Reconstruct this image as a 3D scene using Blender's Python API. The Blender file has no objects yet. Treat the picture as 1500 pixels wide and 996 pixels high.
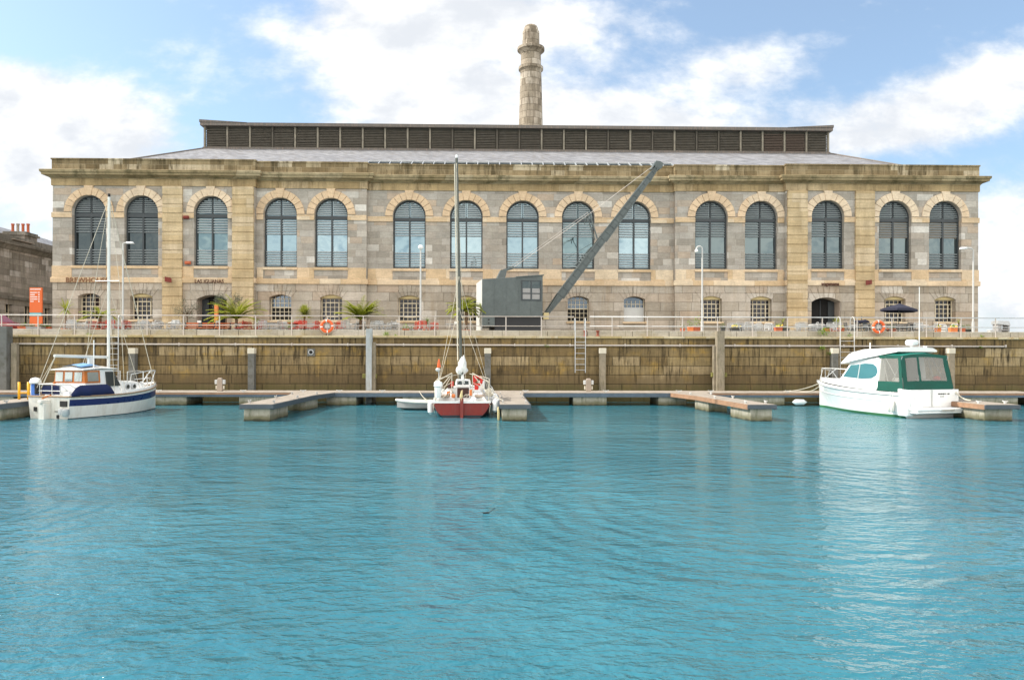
import bpy, bmesh, math, random
from mathutils import Vector, Matrix
from mathutils.geometry import tessellate_polygon
R = math.radians
random.seed(7)
sc = bpy.context.scene
col = sc.collection

# ------------------------------------------------------------------ camera
F = 1080.0                      # focal length in pixels of the 1500 px wide photograph
YAW, ROLL, HORIZON, CAMZ = R(1.27), R(0.12), 521.0, 2.5
cam_d = bpy.data.cameras.new('camera'); cam = bpy.data.objects.new('camera', cam_d); col.objects.link(cam)
cam_d.sensor_width = 36.0; cam_d.lens = F/1500*36; cam_d.clip_end = 6000; cam_d.clip_start = 0.1
cam_d.shift_y = (HORIZON-498)/1500
CM = Matrix.Rotation(-YAW, 3, 'Z') @ Matrix.Rotation(R(90), 3, 'X') @ Matrix.Rotation(ROLL, 3, 'Z')
cam.matrix_world = Matrix.Translation((0, 0, CAMZ)) @ CM.to_4x4()
sc.camera = cam
def P(px, py, Y):
    """where the line of sight through a photograph pixel meets the plane y = Y"""
    d = CM @ Vector(((px-750)/F, (HORIZON-py)/F, -1))
    t = Y/d.y
    return Vector((d.x*t, Y, CAMZ+d.z*t))
def PX(px, Y, py=450): return P(px, py, Y).x

# ------------------------------------------------------------------ exposure, sun and sky
sc.view_settings.view_transform = 'Standard'; sc.view_settings.look = 'None'
sc.view_settings.gamma = 1; sc.view_settings.use_curve_mapping = False
sc.view_settings.exposure = 0.95
SUN_EL, SUN_AZ = R(42), R(-84)          # azimuth from +Y (north) clockwise; the sun stands left and a little behind the facade
sd = bpy.data.lights.new('sun', 'SUN'); so = bpy.data.objects.new('sun', sd); col.objects.link(so)
sd.energy = 2.9; sd.angle = R(0.6); sd.color = (1, .95, .87)
sv = Vector((math.sin(SUN_AZ)*math.cos(SUN_EL), math.cos(SUN_AZ)*math.cos(SUN_EL), math.sin(SUN_EL)))
so.rotation_euler = sv.to_track_quat('Z', 'Y').to_euler(); so.location = (-60, 20, 60)

class NT:
    """small helper for writing node trees"""
    def __init__(s, tree): s.t = tree; s.n = tree.nodes; s.l = tree.links
    def put(s, sock, v):
        if v is None: return
        if isinstance(v, bpy.types.NodeSocket): s.l.new(v, sock)
        elif isinstance(v, bpy.types.Node): s.l.new(v.outputs[0], sock)
        else:
            if hasattr(sock.default_value, '__len__') and isinstance(v, (tuple, list)) and len(v) == 3 and len(sock.default_value) == 4: v = (*v, 1)
            sock.default_value = v
    def node(s, t, ins={}, **kw):
        x = s.n.new(t)
        for k, v in kw.items(): setattr(x, k, v)
        for k, v in ins.items(): s.put(x.inputs[k], v)
        return x
    def math(s, op, a, b=None, c=None, clamp=False):
        x = s.n.new('ShaderNodeMath'); x.operation = op; x.use_clamp = clamp
        s.put(x.inputs[0], a); s.put(x.inputs[1], b); s.put(x.inputs[2], c)
        return x.outputs[0]
    def vec(s, x, y, z): return s.node('ShaderNodeCombineXYZ', {0: x, 1: y, 2: z}).outputs[0]
    def sep(s, v): return s.node('ShaderNodeSeparateXYZ', {0: v}).outputs
    def noise(s, v, scale=1, detail=3, rough=.5, dim='3D', dist=0):
        return s.node('ShaderNodeTexNoise', {'Vector': v, 'Scale': scale, 'Detail': detail, 'Roughness': rough, 'Distortion': dist}, noise_dimensions=dim).outputs[0]
    def ramp(s, f, stops, interp='LINEAR'):
        x = s.n.new('ShaderNodeValToRGB'); x.color_ramp.interpolation = interp
        el = x.color_ramp.elements
        while len(el) < len(stops): el.new(.5)
        for e, (p, c) in zip(el, stops):
            e.position = p
            e.color = (c, c, c, 1) if isinstance(c, (int, float)) else (*c, 1)
        s.put(x.inputs[0], f); return x.outputs[0]
    def mix(s, f, a, b, mode='MIX'):
        x = s.n.new('ShaderNodeMix'); x.data_type = 'RGBA'; x.blend_type = mode
        s.put(x.inputs[0], f); s.put(x.inputs[6], a); s.put(x.inputs[7], b); return x.outputs[2]
    def mr(s, v, a, b, c=0, d=1):
        return s.node('ShaderNodeMapRange', {0: v, 1: a, 2: b, 3: c, 4: d}, interpolation_type='SMOOTHSTEP').outputs[0]

world = bpy.data.worlds.new('World'); sc.world = world; world.use_nodes = True
w = NT(world.node_tree); w.n.clear()
sky = w.node('ShaderNodeTexSky', sky_type='NISHITA', sun_disc=False, sun_elevation=SUN_EL, sun_rotation=SUN_AZ)
sky.air_density = 1.0; sky.dust_density = 1.6; sky.ozone_density = 1.2
dirv = w.node('ShaderNodeTexCoord').outputs['Generated']
dx, dy, dz = w.sep(dirv)
ay = w.math('MAXIMUM', w.math('ABSOLUTE', dy), .12)
u = w.math('DIVIDE', dx, ay); v = w.math('DIVIDE', dz, ay)
nv = w.vec(w.math('MULTIPLY', u, 1.0), w.math('MULTIPLY', v, 1.7), w.math('MULTIPLY', dy, .8))
n1 = w.noise(nv, 3.2, 9, .6, dist=.25)
n2 = w.noise(nv, 9, 6, .6)
n3 = w.noise(nv, 30, 5, .6)
def blob(px, py, rx, ry, rot=0, amp=1):
    cu, cv = (px-726)/F, (521-py)/F
    rx, ry = rx/F, ry/F
    a = w.math('SUBTRACT', u, cu); b = w.math('SUBTRACT', v, cv)
    c, s_ = math.cos(rot), math.sin(rot)
    a2 = w.math('DIVIDE', w.math('ADD', w.math('MULTIPLY', a, c), w.math('MULTIPLY', b, s_)), rx)
    b2 = w.math('DIVIDE', w.math('SUBTRACT', w.math('MULTIPLY', b, c), w.math('MULTIPLY', a, s_)), ry)
    r2 = w.math('ADD', w.math('MULTIPLY', a2, a2), w.math('MULTIPLY', b2, b2))
    return w.math('MULTIPLY', w.math('EXPONENT', w.math('MULTIPLY', r2, -.8)), amp)
BL = [(40, 175, 230, 62, R(-14), 1.15), (-40, 250, 240, 110, 0, 1.1), (60, 410, 260, 60, 0, .75), (600, 35, 150, 90, 0, 1.15),
      (650, 140, 120, 50, R(-8), .95), (760, 20, 150, 36, 0, .8), (700, 175, 190, 45, 0, .8), (940, 188, 200, 42, R(-3), 1.1), (1090, 95, 110, 42, R(10), .75),
      (1400, 135, 230, 48, R(14), 1.15), (1290, 205, 150, 22, R(8), .55), (1520, 390, 190, 150, 0, 1.2), (850, 80, 80, 40, 0, .35), (420, 55, 60, 18, R(-20), .35),
      (720, -420, 900, 240, 0, .6)]
cov = None
for b in BL:
    o = blob(*b); cov = o if cov is None else w.math('ADD', cov, o)
back = w.mr(dy, .1, -.25)                     # unseen bright cloud added behind the camera to light the facade
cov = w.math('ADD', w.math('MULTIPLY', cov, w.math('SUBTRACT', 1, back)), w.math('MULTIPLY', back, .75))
den = w.math('ADD', cov, w.math('ADD', w.math('MULTIPLY', w.math('SUBTRACT', n1, .5), 1.9), w.math('MULTIPLY', w.math('SUBTRACT', n2, .5), 1.0)))
den = w.math('ADD', den, w.math('MULTIPLY', w.math('SUBTRACT', n3, .5), .42))
fac = w.mr(den, .22, 1.02)
haze_f = w.mr(dz, .16, -.02, 0, .55)
shade = w.mr(w.math('ADD', n2, w.math('MULTIPLY', n1, .6)), .62, 1.0)
cl = w.mix(shade, (4.3, 4.5, 4.8), (6.3, 6.3, 6.25))
CLB = 14.5  # added rear cloud, raised above the visible clouds as fill for the facade
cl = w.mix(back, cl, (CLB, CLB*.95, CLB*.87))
skyc = w.mix(1, sky.outputs[0], (.98, 1.14, 1.2), 'MULTIPLY')
skyc = w.mix(.2, skyc, (4.2, 4.7, 5.0))
base = w.mix(haze_f, skyc, (4.6, 5.1, 5.6))
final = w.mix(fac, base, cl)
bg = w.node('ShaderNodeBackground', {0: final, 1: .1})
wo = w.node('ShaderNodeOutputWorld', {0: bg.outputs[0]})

# ------------------------------------------------------------------ object helpers
class MB:
    """collects geometry for ONE mesh object; origin is subtracted, so shapes can be given in world coordinates"""
    def __init__(s, origin=(0, 0, 0)): s.o = Vector(origin); s.v = []; s.f = []; s.m = []; s.cur = 0
    def add(s, vs, fs):
        b = len(s.v); s.v += [Vector(x)-s.o for x in vs]; s.f += [[b+i for i in f] for f in fs]; s.m += [s.cur]*len(fs); return s
    def box(s, x0, x1, y0, y1, z0, z1):
        x0, x1 = min(x0, x1), max(x0, x1); y0, y1 = min(y0, y1), max(y0, y1); z0, z1 = min(z0, z1), max(z0, z1)
        return s.add([(x0,y0,z0),(x1,y0,z0),(x1,y1,z0),(x0,y1,z0),(x0,y0,z1),(x1,y0,z1),(x1,y1,z1),(x0,y1,z1)],
                     [(0,3,2,1),(4,5,6,7),(0,1,5,4),(1,2,6,5),(2,3,7,6),(3,0,4,7)])
    def hexa(s, p): return s.add(p, [(0,3,2,1),(4,5,6,7),(0,1,5,4),(1,2,6,5),(2,3,7,6),(3,0,4,7)])
    def prism(s, poly, y0, y1):
        """poly in (x, z), extruded along y"""
        n = len(poly)
        s.add([(x, y0, z) for x, z in poly]+[(x, y1, z) for x, z in poly],
              [list(range(n)), list(range(2*n-1, n-1, -1))]+[(i, i+n, (i+1) % n+n, (i+1) % n) for i in range(n)])
        return s
    def prismx(s, poly, x0, x1):
        n = len(poly)
        s.add([(x0, y, z) for y, z in poly]+[(x1, y, z) for y, z in poly],
              [list(range(n-1, -1, -1)), list(range(n, 2*n))]+[(i, (i+1) % n, (i+1) % n+n, i+n) for i in range(n)])
        return s
    def tube(s, pts, r, n=8, r2=None, cap=True):
        pts = [Vector(p) for p in pts]; r2 = r if r2 is None else r2
        vs = []; m = len(pts)
        prev = None
        for i, p in enumerate(pts):
            d = (pts[min(i+1, m-1)]-pts[max(i-1, 0)]).normalized()
            a = prev if prev is not None else (Vector((0, 0, 1)) if abs(d.z) < .9 else Vector((1, 0, 0)))
            x = d.cross(a).normalized(); y = x.cross(d).normalized(); prev = y
            rr = r+(r2-r)*i/(m-1)
            for k in range(n):
                t = 2*math.pi*k/n; vs.append(p+x*math.cos(t)*rr+y*math.sin(t)*rr)
        fs = [(i*n+k, i*n+(k+1) % n, (i+1)*n+(k+1) % n, (i+1)*n+k) for i in range(m-1) for k in range(n)]
        if cap: fs += [list(range(n-1, -1, -1)), [(m-1)*n+k for k in range(n)]]
        return s.add(vs, fs)
    def bar(s, a, b, w, h):
        """rectangular bar from a to b"""
        a, b = Vector(a), Vector(b); d = (b-a).normalized()
        x = d.cross(Vector((0, 0, 1)) if abs(d.z) < .95 else Vector((0, 1, 0))).normalized(); y = x.cross(d).normalized()
        q = [(-w/2, -h/2), (w/2, -h/2), (w/2, h/2), (-w/2, h/2)]
        return s.hexa([a+x*i+y*j for i, j in q]+[b+x*i+y*j for i, j in q])
    def lathe(s, c, prof, n=16):
        """prof: (radius, z)"""
        c = Vector(c); m = len(prof)
        vs = [c+Vector((r*math.cos(2*math.pi*k/n), r*math.sin(2*math.pi*k/n), z)) for r, z in prof for k in range(n)]
        fs = [(i*n+k, i*n+(k+1) % n, (i+1)*n+(k+1) % n, (i+1)*n+k) for i in range(m-1) for k in range(n)]
        fs += [list(range(n-1, -1, -1)), [(m-1)*n+k for k in range(n)]]
        return s.add(vs, fs)
    def sphere(s, c, r, sz=1, n=12, m=8, top=True):
        return s.lathe(c, [(max(.002, r*math.sin(math.pi*i/m)), -r*sz*math.cos(math.pi*i/m)) for i in range(m+1)], n)
    def torus(s, c, R0, r, n=28, m=10, axis='y', segs=None):
        c = Vector(c); vs = []; 
        for i in range(n):
            a = 2*math.pi*i/n
            for j in range(m):
                b = 2*math.pi*j/m; q = R0+r*math.cos(b)
                p = Vector((q*math.cos(a), r*math.sin(b), q*math.sin(a))) if axis == 'y' else Vector((q*math.cos(a), q*math.sin(a), r*math.sin(b)))
                vs.append(c+p)
        fs = [(i*m+j, i*m+(j+1) % m, ((i+1) % n)*m+(j+1) % m, ((i+1) % n)*m+j) for i in range(n) for j in range(m)]
        b0 = len(s.f); s.add(vs, fs)
        if segs:
            for i in range(n):
                for j in range(m): s.m[b0+i*m+j] = segs(i/n)
        return s
    def sweep(s, path, prof, closed=True):
        """profile (outward offset, z) swept round a plan path with mitred corners"""
        n = len(path); k = len(prof); vs = []
        for i in range(n):
            p = Vector(path[i]); a = Vector(path[(i-1) % n]); b = Vector(path[(i+1) % n])
            d1 = (p-a).normalized(); d2 = (b-p).normalized()
            n1_ = Vector((d1.y, -d1.x)); n2_ = Vector((d2.y, -d2.x))
            mt = (n1_+n2_).normalized(); mt = mt/max(.3, mt.dot(n1_))
            for o, z in prof: q = p+mt*o; vs.append((q.x, q.y, z))
        fs = [(i*k+j, ((i+1) % n)*k+j, ((i+1) % n)*k+(j+1) % k, i*k+(j+1) % k) for i in range(n) for j in range(k)]
        return s.add(vs, fs)
    def loft(s, rings, closed=False, caps=True, mats=None):
        k = len(rings[0]); b0 = len(s.f); vs = [p for r in rings for p in r]; fs = []
        for i in range(len(rings)-1):
            for j in range(k if closed else k-1):
                fs.append((i*k+j, i*k+(j+1) % k, (i+1)*k+(j+1) % k, (i+1)*k+j))
        s.add(vs, fs)
        if mats:
            kk = k if closed else k-1
            for i in range(len(rings)-1):
                for j in range(kk): s.m[b0+i*kk+j] = mats[j]
        if caps:
            b = len(s.v)-len(vs); s.f += [[b+j for j in range(k-1, -1, -1)], [b+(len(rings)-1)*k+j for j in range(k)]]; s.m += [s.cur, s.cur]
        return s
    def build(s, name, mat, parent=None, smooth=False, bevel=0, recalc=True):
        me = bpy.data.meshes.new(name)
        me.from_pydata([tuple(x) for x in s.v], [], s.f)
        for m_ in (mat if isinstance(mat, (list, tuple)) else [mat]): me.materials.append(m_)
        me.polygons.foreach_set('material_index', s.m)
        if recalc:
            bm = bmesh.new(); bm.from_mesh(me); bmesh.ops.recalc_face_normals(bm, faces=bm.faces)
            if smooth == 'auto':
                bm.normal_update()
                for e in bm.edges:
                    e.smooth = len(e.link_faces) == 2 and e.calc_face_angle(0) < R(38)
            bm.to_mesh(me); bm.free()
        if smooth: me.polygons.foreach_set('use_smooth', [True]*len(me.polygons))
        me.update()
        o = bpy.data.objects.new(name, me); col.objects.link(o)
        if parent: o.parent = parent
        if bevel:
            b = o.modifiers.new('bevel', 'BEVEL'); b.width = bevel; b.segments = 2; b.limit_method = 'ANGLE'; b.angle_limit = R(40)
        return o

def tag(o, label=None, cat=None, group=None, kind=None):
    if label: o['label'] = label
    if cat: o['category'] = cat
    if group: o['group'] = group
    if kind: o['kind'] = kind
    return o
def thing(name, label, cat, loc=(0, 0, 0), rz=0, group=None):
    o = bpy.data.objects.new(name, None); col.objects.link(o); o.location = loc; o.rotation_euler = (0, 0, rz)
    o.empty_display_size = .3
    return tag(o, label, cat, group)
def dup(o, parent=None, loc=None, rz=None, label=None, group=None, scale=None):
    c = o.copy(); col.objects.link(c)
    if parent: c.parent = parent
    if loc is not None: c.location = loc
    if rz is not None: c.rotation_euler = (0, 0, rz)
    if label: c['label'] = label
    if group: c['group'] = group
    if scale: c.scale = (scale,)*3
    for ch in list(o.children):
        dup(ch, c)
    return c
def text_mesh(s, size, depth, name, mat, parent, loc, rot=(R(90), 0, 0), width=None, align='LEFT'):
    cu = bpy.data.curves.new(name, 'FONT'); cu.body = s; cu.size = size; cu.extrude = depth; cu.align_x = align; cu.resolution_u = 3
    tmp = bpy.data.objects.new('tmp', cu); col.objects.link(tmp)
    bpy.context.view_layer.update()
    me = bpy.data.meshes.new_from_object(tmp.evaluated_get(bpy.context.evaluated_depsgraph_get()))
    me.name = name
    bpy.data.objects.remove(tmp); me.materials.clear(); me.materials.append(mat)
    if width:
        xs = [v_.co.x for v_ in me.vertices]; k = width/(max(xs)-min(xs))
        for v_ in me.vertices: v_.co.x *= k
    o = bpy.data.objects.new(name, me); col.objects.link(o); o.parent = parent; o.location = loc; o.rotation_euler = rot
    return o

# ------------------------------------------------------------------ materials
g = bpy.data.node_groups.new('Ashlar', 'ShaderNodeTree')
for nm in ('U', 'V', 'RowH', 'BW', 'Mortar'): g.interface.new_socket(nm, in_out='INPUT', socket_type='NodeSocketFloat')
g.interface.new_socket('Rand', in_out='OUTPUT', socket_type='NodeSocketFloat')
g.interface.new_socket('Rand2', in_out='OUTPUT', socket_type='NodeSocketFloat')
g.interface.new_socket('Mortar', in_out='OUTPUT', socket_type='NodeSocketFloat')
G = NT(g); gi = G.n.new('NodeGroupInput').outputs; go = G.n.new('NodeGroupOutput')
vr = G.math('DIVIDE', gi['V'], gi['RowH']); row = G.math('FLOOR', vr); fr = G.math('FRACT', vr)
h = G.node('ShaderNodeTexWhiteNoise', {'W': row}, noise_dimensions='1D').outputs[0]
bw = G.math('MULTIPLY', gi['BW'], G.math('ADD', .65, G.math('MULTIPLY', h, .8)))
u2 = G.math('ADD', G.math('DIVIDE', gi['U'], bw), G.math('MULTIPLY', h, 37)); cell = G.math('FLOOR', u2); fu = G.math('FRACT', u2)
wn = G.node('ShaderNodeTexWhiteNoise', {'Vector': G.vec(cell, row, 0)}, noise_dimensions='2D')
wn2 = G.node('ShaderNodeTexWhiteNoise', {'Vector': G.vec(G.math('ADD', cell, 51.3), row, 0)}, noise_dimensions='2D')
dv_ = G.math('MULTIPLY', G.math('MINIMUM', fr, G.math('SUBTRACT', 1, fr)), gi['RowH'])
du_ = G.math('MULTIPLY', G.math('MINIMUM', fu, G.math('SUBTRACT', 1, fu)), bw)
dm = G.math('MINIMUM', du_, dv_)
G.put(go.inputs['Rand'], wn.outputs[0]); G.put(go.inputs['Rand2'], wn2.outputs[0])
G.put(go.inputs['Mortar'], G.math('SUBTRACT', 1, G.node('ShaderNodeMapRange', {0: dm, 1: 0, 2: gi['Mortar']}).outputs[0]))

def newmat(name):
    m = bpy.data.materials.new(name); m.use_nodes = True; t = NT(m.node_tree)
    b = t.n['Principled BSDF']; return m, t, b
def s2l(c): return tuple(((x/255)/12.92 if x/255 <= .04045 else ((x/255+.055)/1.055)**2.4) for x in c)
def stone(name, stops, rowh=.42, bwid=.95, mortar=.02, mcol=(.12, .1, .08), mf=.55, stain=None, stain_f=0, zoff=0, rough=.85, bump=.5, patch=.0, patch_c=(.3, .22, .1), vgrad=None, streak_scale=(3, .35)):
    m, t, b = newmat(name)
    pos = t.node('ShaderNodeNewGeometry').outputs['Position']
    x, y, z = t.sep(pos)
    wob = t.math('MULTIPLY', t.math('SUBTRACT', t.noise(pos, 2.2, 2), .5), .03)
    U = t.math('ADD', t.math('ADD', x, y), wob); V = t.math('ADD', t.math('ADD', z, zoff), wob)
    a = t.node('ShaderNodeGroup', node_tree=g)
    for k, vv in (('U', U), ('V', V), ('RowH', rowh), ('BW', bwid), ('Mortar', mortar)): t.put(a.inputs[k], vv)
    c = t.ramp(a.outputs['Rand'], stops)
    nz = t.noise(pos, 1.1, 5, .6); nf = t.noise(pos, 9, 5, .65); nvf = t.noise(pos, 45, 3, .6)
    c = t.mix(1, c, t.ramp(nz, [(.25, .8), (.75, 1.13)]), 'MULTIPLY')
    c = t.mix(1, c, t.ramp(nf, [(.25, .84), (.75, 1.12)]), 'MULTIPLY')
    c = t.mix(1, c, t.ramp(nvf, [(.3, .9), (.7, 1.08)]), 'MULTIPLY')
    # bedding lines inside each block
    bed = t.noise(t.vec(t.math('MULTIPLY', x, 1.5), t.math('MULTIPLY', y, 1.5), t.math('MULTIPLY', z, 22)), 1, 3, .6)
    c = t.mix(1, c, t.ramp(bed, [(.3, .88), (.7, 1.08)]), 'MULTIPLY')
    if patch: c = t.mix(t.mr(t.noise(pos, .9, 6, .7), .5, .72, 0, patch), c, patch_c)
    if stain:
        sv_ = t.vec(t.math('MULTIPLY', x, streak_scale[0]), t.math('MULTIPLY', y, streak_scale[0]), t.math('MULTIPLY', z, streak_scale[1]))
        st = t.mr(t.noise(sv_, 1, 6, .72), .42, .68)
        st2 = t.mr(t.noise(pos, .5, 5, .6), .35, .62)
        c = t.mix(t.math('MULTIPLY', t.math('MULTIPLY', st, t.math('ADD', .35, st2)), stain_f), c, stain)
    if vgrad:
        for z0, z1, cc, ff in vgrad:
            k = t.math('ADD', z, t.math('MULTIPLY', t.math('SUBTRACT', t.noise(t.vec(t.math('MULTIPLY', x, 2.5), y, t.math('MULTIPLY', z, .5)), 1, 5, .65), .5), 1.2))
            c = t.mix(t.mr(k, z0, z1, 0, ff), c, cc)
    c = t.mix(t.math('MULTIPLY', a.outputs['Mortar'], mf), c, mcol)
    t.put(b.inputs['Base Color'], c); b.inputs['Roughness'].default_value = rough; b.inputs['Specular IOR Level'].default_value = .25
    hgt = t.math('ADD', t.math('MULTIPLY', a.outputs['Mortar'], -1), t.math('ADD', t.math('MULTIPLY', nf, .35), t.math('MULTIPLY', bed, .35)))
    hgt = t.math('ADD', hgt, t.math('MULTIPLY', a.outputs['Rand2'], .25))
    bp = t.node('ShaderNodeBump', {'Height': hgt, 'Strength': bump, 'Distance': .03}); t.put(b.inputs['Normal'], bp.outputs[0])
    return m
def mat(name, c, rough=.6, metal=0, var=.12, scale=3, spec=.4, dirt=None, dirt_f=.4, dscale=2.5, streak=False, bump=0):
    m, t, b = newmat(name)
    tc = t.node('ShaderNodeTexCoord').outputs['Object']
    n_ = t.noise(tc, scale, 5, .6); n2_ = t.noise(tc, scale*9, 4, .6)
    cc = t.mix(1, (*c, 1), t.ramp(n_, [(.25, 1-var), (.75, 1+var)]), 'MULTIPLY')
    cc = t.mix(1, cc, t.ramp(n2_, [(.25, 1-var*.6), (.75, 1+var*.6)]), 'MULTIPLY')
    if dirt:
        v_ = tc
        if streak:
            x, y, z = t.sep(tc); v_ = t.vec(t.math('MULTIPLY', x, 4), t.math('MULTIPLY', y, 4), t.math('MULTIPLY', z, .6))
        cc = t.mix(t.mr(t.noise(v_, dscale, 6, .7), .45, .7, 0, dirt_f), cc, dirt)
    t.put(b.inputs['Base Color'], cc)
    t.put(b.inputs['Roughness'], t.ramp(n_, [(.2, max(0, rough-.08)), (.8, min(1, rough+.08))]))
    b.inputs['Metallic'].default_value = metal; b.inputs['Specular IOR Level'].default_value = spec
    if bump:
        bp = t.node('ShaderNodeBump', {'Height': n2_, 'Strength': bump, 'Distance': .01}); t.put(b.inputs['Normal'], bp.outputs[0])
    return m
def leafmat(name, c1, c2, scale=6):
    m, t, b = newmat(name)
    tc = t.node('ShaderNodeTexCoord').outputs['Object']
    t.put(b.inputs['Base Color'], t.ramp(t.noise(tc, scale, 3, .6), [(.3, c1), (.7, c2)]))
    b.inputs['Roughness'].default_value = .55; b.inputs['Specular IOR Level'].default_value = .3
    b.inputs['Subsurface Weight'].default_value = 0
    tr = t.node('ShaderNodeBsdfTranslucent', {0: (*c2, 1)})
    mx = t.node('ShaderNodeMixShader', {0: .3, 1: b.outputs[0], 2: tr.outputs[0]})
    t.put(t.n['Material Output'].inputs[0], mx.outputs[0]); return m
M = {}
GREY = [(0, (.29, .255, .21)), (.2, (.40, .365, .315)), (.42, (.36, .315, .26)), (.62, (.45, .41, .36)), (.8, (.41, .355, .295)), (.9, (.48, .375, .28)), (.93, (.49, .445, .385)), (1, (.66, .62, .56))]
M['wall'] = stone('grey_limestone', GREY, .43, .95, .014, (.16, .13, .1), .5, bump=.45)
M['wall_low'] = stone('grey_limestone_large', [(0, (.33, .285, .225)), (.3, (.43, .375, .305)), (.6, (.48, .425, .355)), (.8, (.44, .35, .265)), (1, (.58, .53, .46))], .6, 1.5, .028, (.13, .11, .085), .7, zoff=-.1, bump=.6, stain=(.25, .17, .09), stain_f=.3)
M['cream'] = stone('cream_granite', [(0, (.58, .42, .25)), (.5, (.66, .49, .315)), (1, (.7, .57, .41))], .8, 1.3, .012, (.2, .15, .09), .4, zoff=.35, bump=.25)
M['pilaster'] = stone('yellow_pilaster_stone', [(0, (.52, .385, .215)), (.5, (.58, .445, .265)), (1, (.64, .51, .34))], .6, 3.1, .012, (.14, .1, .06), .3, zoff=-.1, bump=.35, stain=(.28, .2, .11), stain_f=.35)
M['frieze'] = stone('tan_frieze_stone', [(0, (.34, .24, .12)), (.5, (.47, .34, .18)), (1, (.54, .41, .25))], .9, 1.2, .012, (.13, .1, .06), .4, zoff=.45, stain=(.17, .12, .06), stain_f=.7, bump=.3)
M['cornice'] = stone('mossy_cornice_stone', [(0, (.27, .205, .11)), (.5, (.37, .29, .165)), (1, (.43, .35, .22))], 2.0, 1.6, .014, (.08, .07, .04), .6, stain=(.055, .05, .02), stain_f=.6, bump=.5, streak_scale=(1.5, 1.2))
M['parapet'] = stone('mossy_parapet_stone', [(0, (.2, .145, .075)), (.35, (.3, .225, .125)), (.8, (.36, .28, .165)), (1, (.56, .47, .33))], 1.9, .8, .016, (.42, .35, .24), .5, stain=(.1, .075, .038), stain_f=.9, bump=.4, zoff=.3)
M['arch'] = stone('arch_voussoir_stone', [(0, (.64, .46, .29)), (.5, (.7, .52, .345)), (1, (.74, .6, .44))], 7, 9, .001, (.2, .15, .09), .0, bump=.25)
M['quay'] = stone('stained_quay_granite', [(0, (.15, .105, .05)), (.3, (.235, .17, .082)), (.6, (.3, .225, .112)), (.85, (.2, .138, .062)), (1, (.39, .3, .17))], .5, 2.3, .03, (.03, .024, .012), .7,
                  zoff=.04, stain=(.05, .036, .018), stain_f=1.05, patch=.85, patch_c=(.37, .235, .055), bump=.9, vgrad=[(1.8, 1.2, (.12, .085, .042), .7), (1.1, .6, (.1, .09, .03), .55)], streak_scale=(6, .5))
M['coping'] = stone('quay_coping_stone', [(0, (.36, .32, .25)), (.5, (.44, .4, .33)), (1, (.5, .46, .4))], 3, 1.9, .02, (.12, .1, .06), .6, patch=.55, patch_c=(.3, .23, .08), bump=.4)
M['edge'] = stone('quay_lip_stone', [(0, (.42, .33, .16)), (.5, (.5, .42, .26)), (1, (.56, .5, .36))], 3, 1.5, .02, (.12, .1, .06), .6, patch=.7, patch_c=(.36, .2, .04), bump=.5)
M['old'] = stone('weathered_rubble_stone', [(0, (.22, .19, .155)), (.4, (.3, .265, .215)), (.8, (.37, .32, .27)), (1, (.5, .46, .41))], .45, 1.0, .02, (.09, .08, .06), .6, stain=(.08, .07, .05), stain_f=.5)
M['old_cornice'] = stone('dark_weathered_cornice', [(0, (.17, .15, .12)), (1, (.27, .24, .2))], 1, 1.4, .02, (.05, .045, .04), .6, stain=(.05, .05, .03), stain_f=.6)
M['chimney'] = stone('chimney_limestone', [(0, (.22, .18, .13)), (.3, (.36, .3, .225)), (.7, (.43, .36, .28)), (1, (.54, .47, .38))], .8, 1.1, .05, (.14, .11, .075), .7, stain=(.13, .1, .07), stain_f=.8, bump=.9)
M['slate'] = stone('pale_slate_roof', [(0, (.2, .2, .21)), (.5, (.25, .25, .265)), (1, (.3, .3, .31))], .16, .3, .008, (.13, .13, .135), .5, stain=(.16, .13, .1), stain_f=.35, bump=.3)
M['deckstone'] = mat('terrace_paving', (.3, .28, .25), .85, scale=1)
M['frame'] = mat('dark_grey_window_frame', (.045, .052, .056), .45, var=.15)
M['slat'] = mat('grey_louvre_slat', (.34, .375, .385), .55, metal=.1, var=.05)
M['slat_dk'] = mat('dark_louvre_slat', (.19, .21, .215), .55, metal=.1, var=.05)
def glassm(name, c, mtl, rough=.04, base_dark=(.02, .025, .03)):
    m, t, b = newmat(name)
    tc = t.node('ShaderNodeTexCoord').outputs['Object']
    t.put(b.inputs['Base Color'], (*c, 1)); b.inputs['Metallic'].default_value = mtl; b.inputs['Roughness'].default_value = rough
    bp = t.node('ShaderNodeBump', {'Height': t.noise(t.node('ShaderNodeNewGeometry').outputs['Position'], .7, 2, .4), 'Strength': .5, 'Distance': .07}); t.put(b.inputs['Normal'], bp.outputs[0])
    return m
M['glass'] = glassm('sky_reflecting_glass', (.2, .285, .33), .8)
M['glass_dk'] = glassm('dark_window_glass', (.055, .07, .075), .8)
M['glass_mid'] = glassm('grey_window_glass', (.12, .155, .165), .8)
M['glass_low'] = glassm('small_pane_glass', (.03, .03, .036), .5, .08)
M['glass_low2'] = glassm('reflecting_small_pane_glass', (.11, .135, .165), .7, .08)
M['cream_paint'] = mat('cream_window_paint', (.72, .63, .46), .5, var=.06, spec=.4)
M['yellow_paint'] = mat('pale_yellow_paint', (.62, .5, .25), .55, var=.08)
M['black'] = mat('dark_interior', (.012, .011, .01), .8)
M['jamb'] = mat('pale_door_jamb', (.36, .29, .23), .8)
M['timber_louvre'] = mat('weathered_timber_louvre', (.085, .072, .055), .8, var=.25, dirt=(.12, .11, .09), dirt_f=.5)
M['brown_louvre'] = mat('new_brown_timber_louvre', (.092, .066, .05), .8, var=.2)
M['post_pale'] = mat('bleached_timber_post', (.25, .22, .17), .8, var=.2, dirt=(.12, .1, .08), dirt_f=.7)
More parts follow.
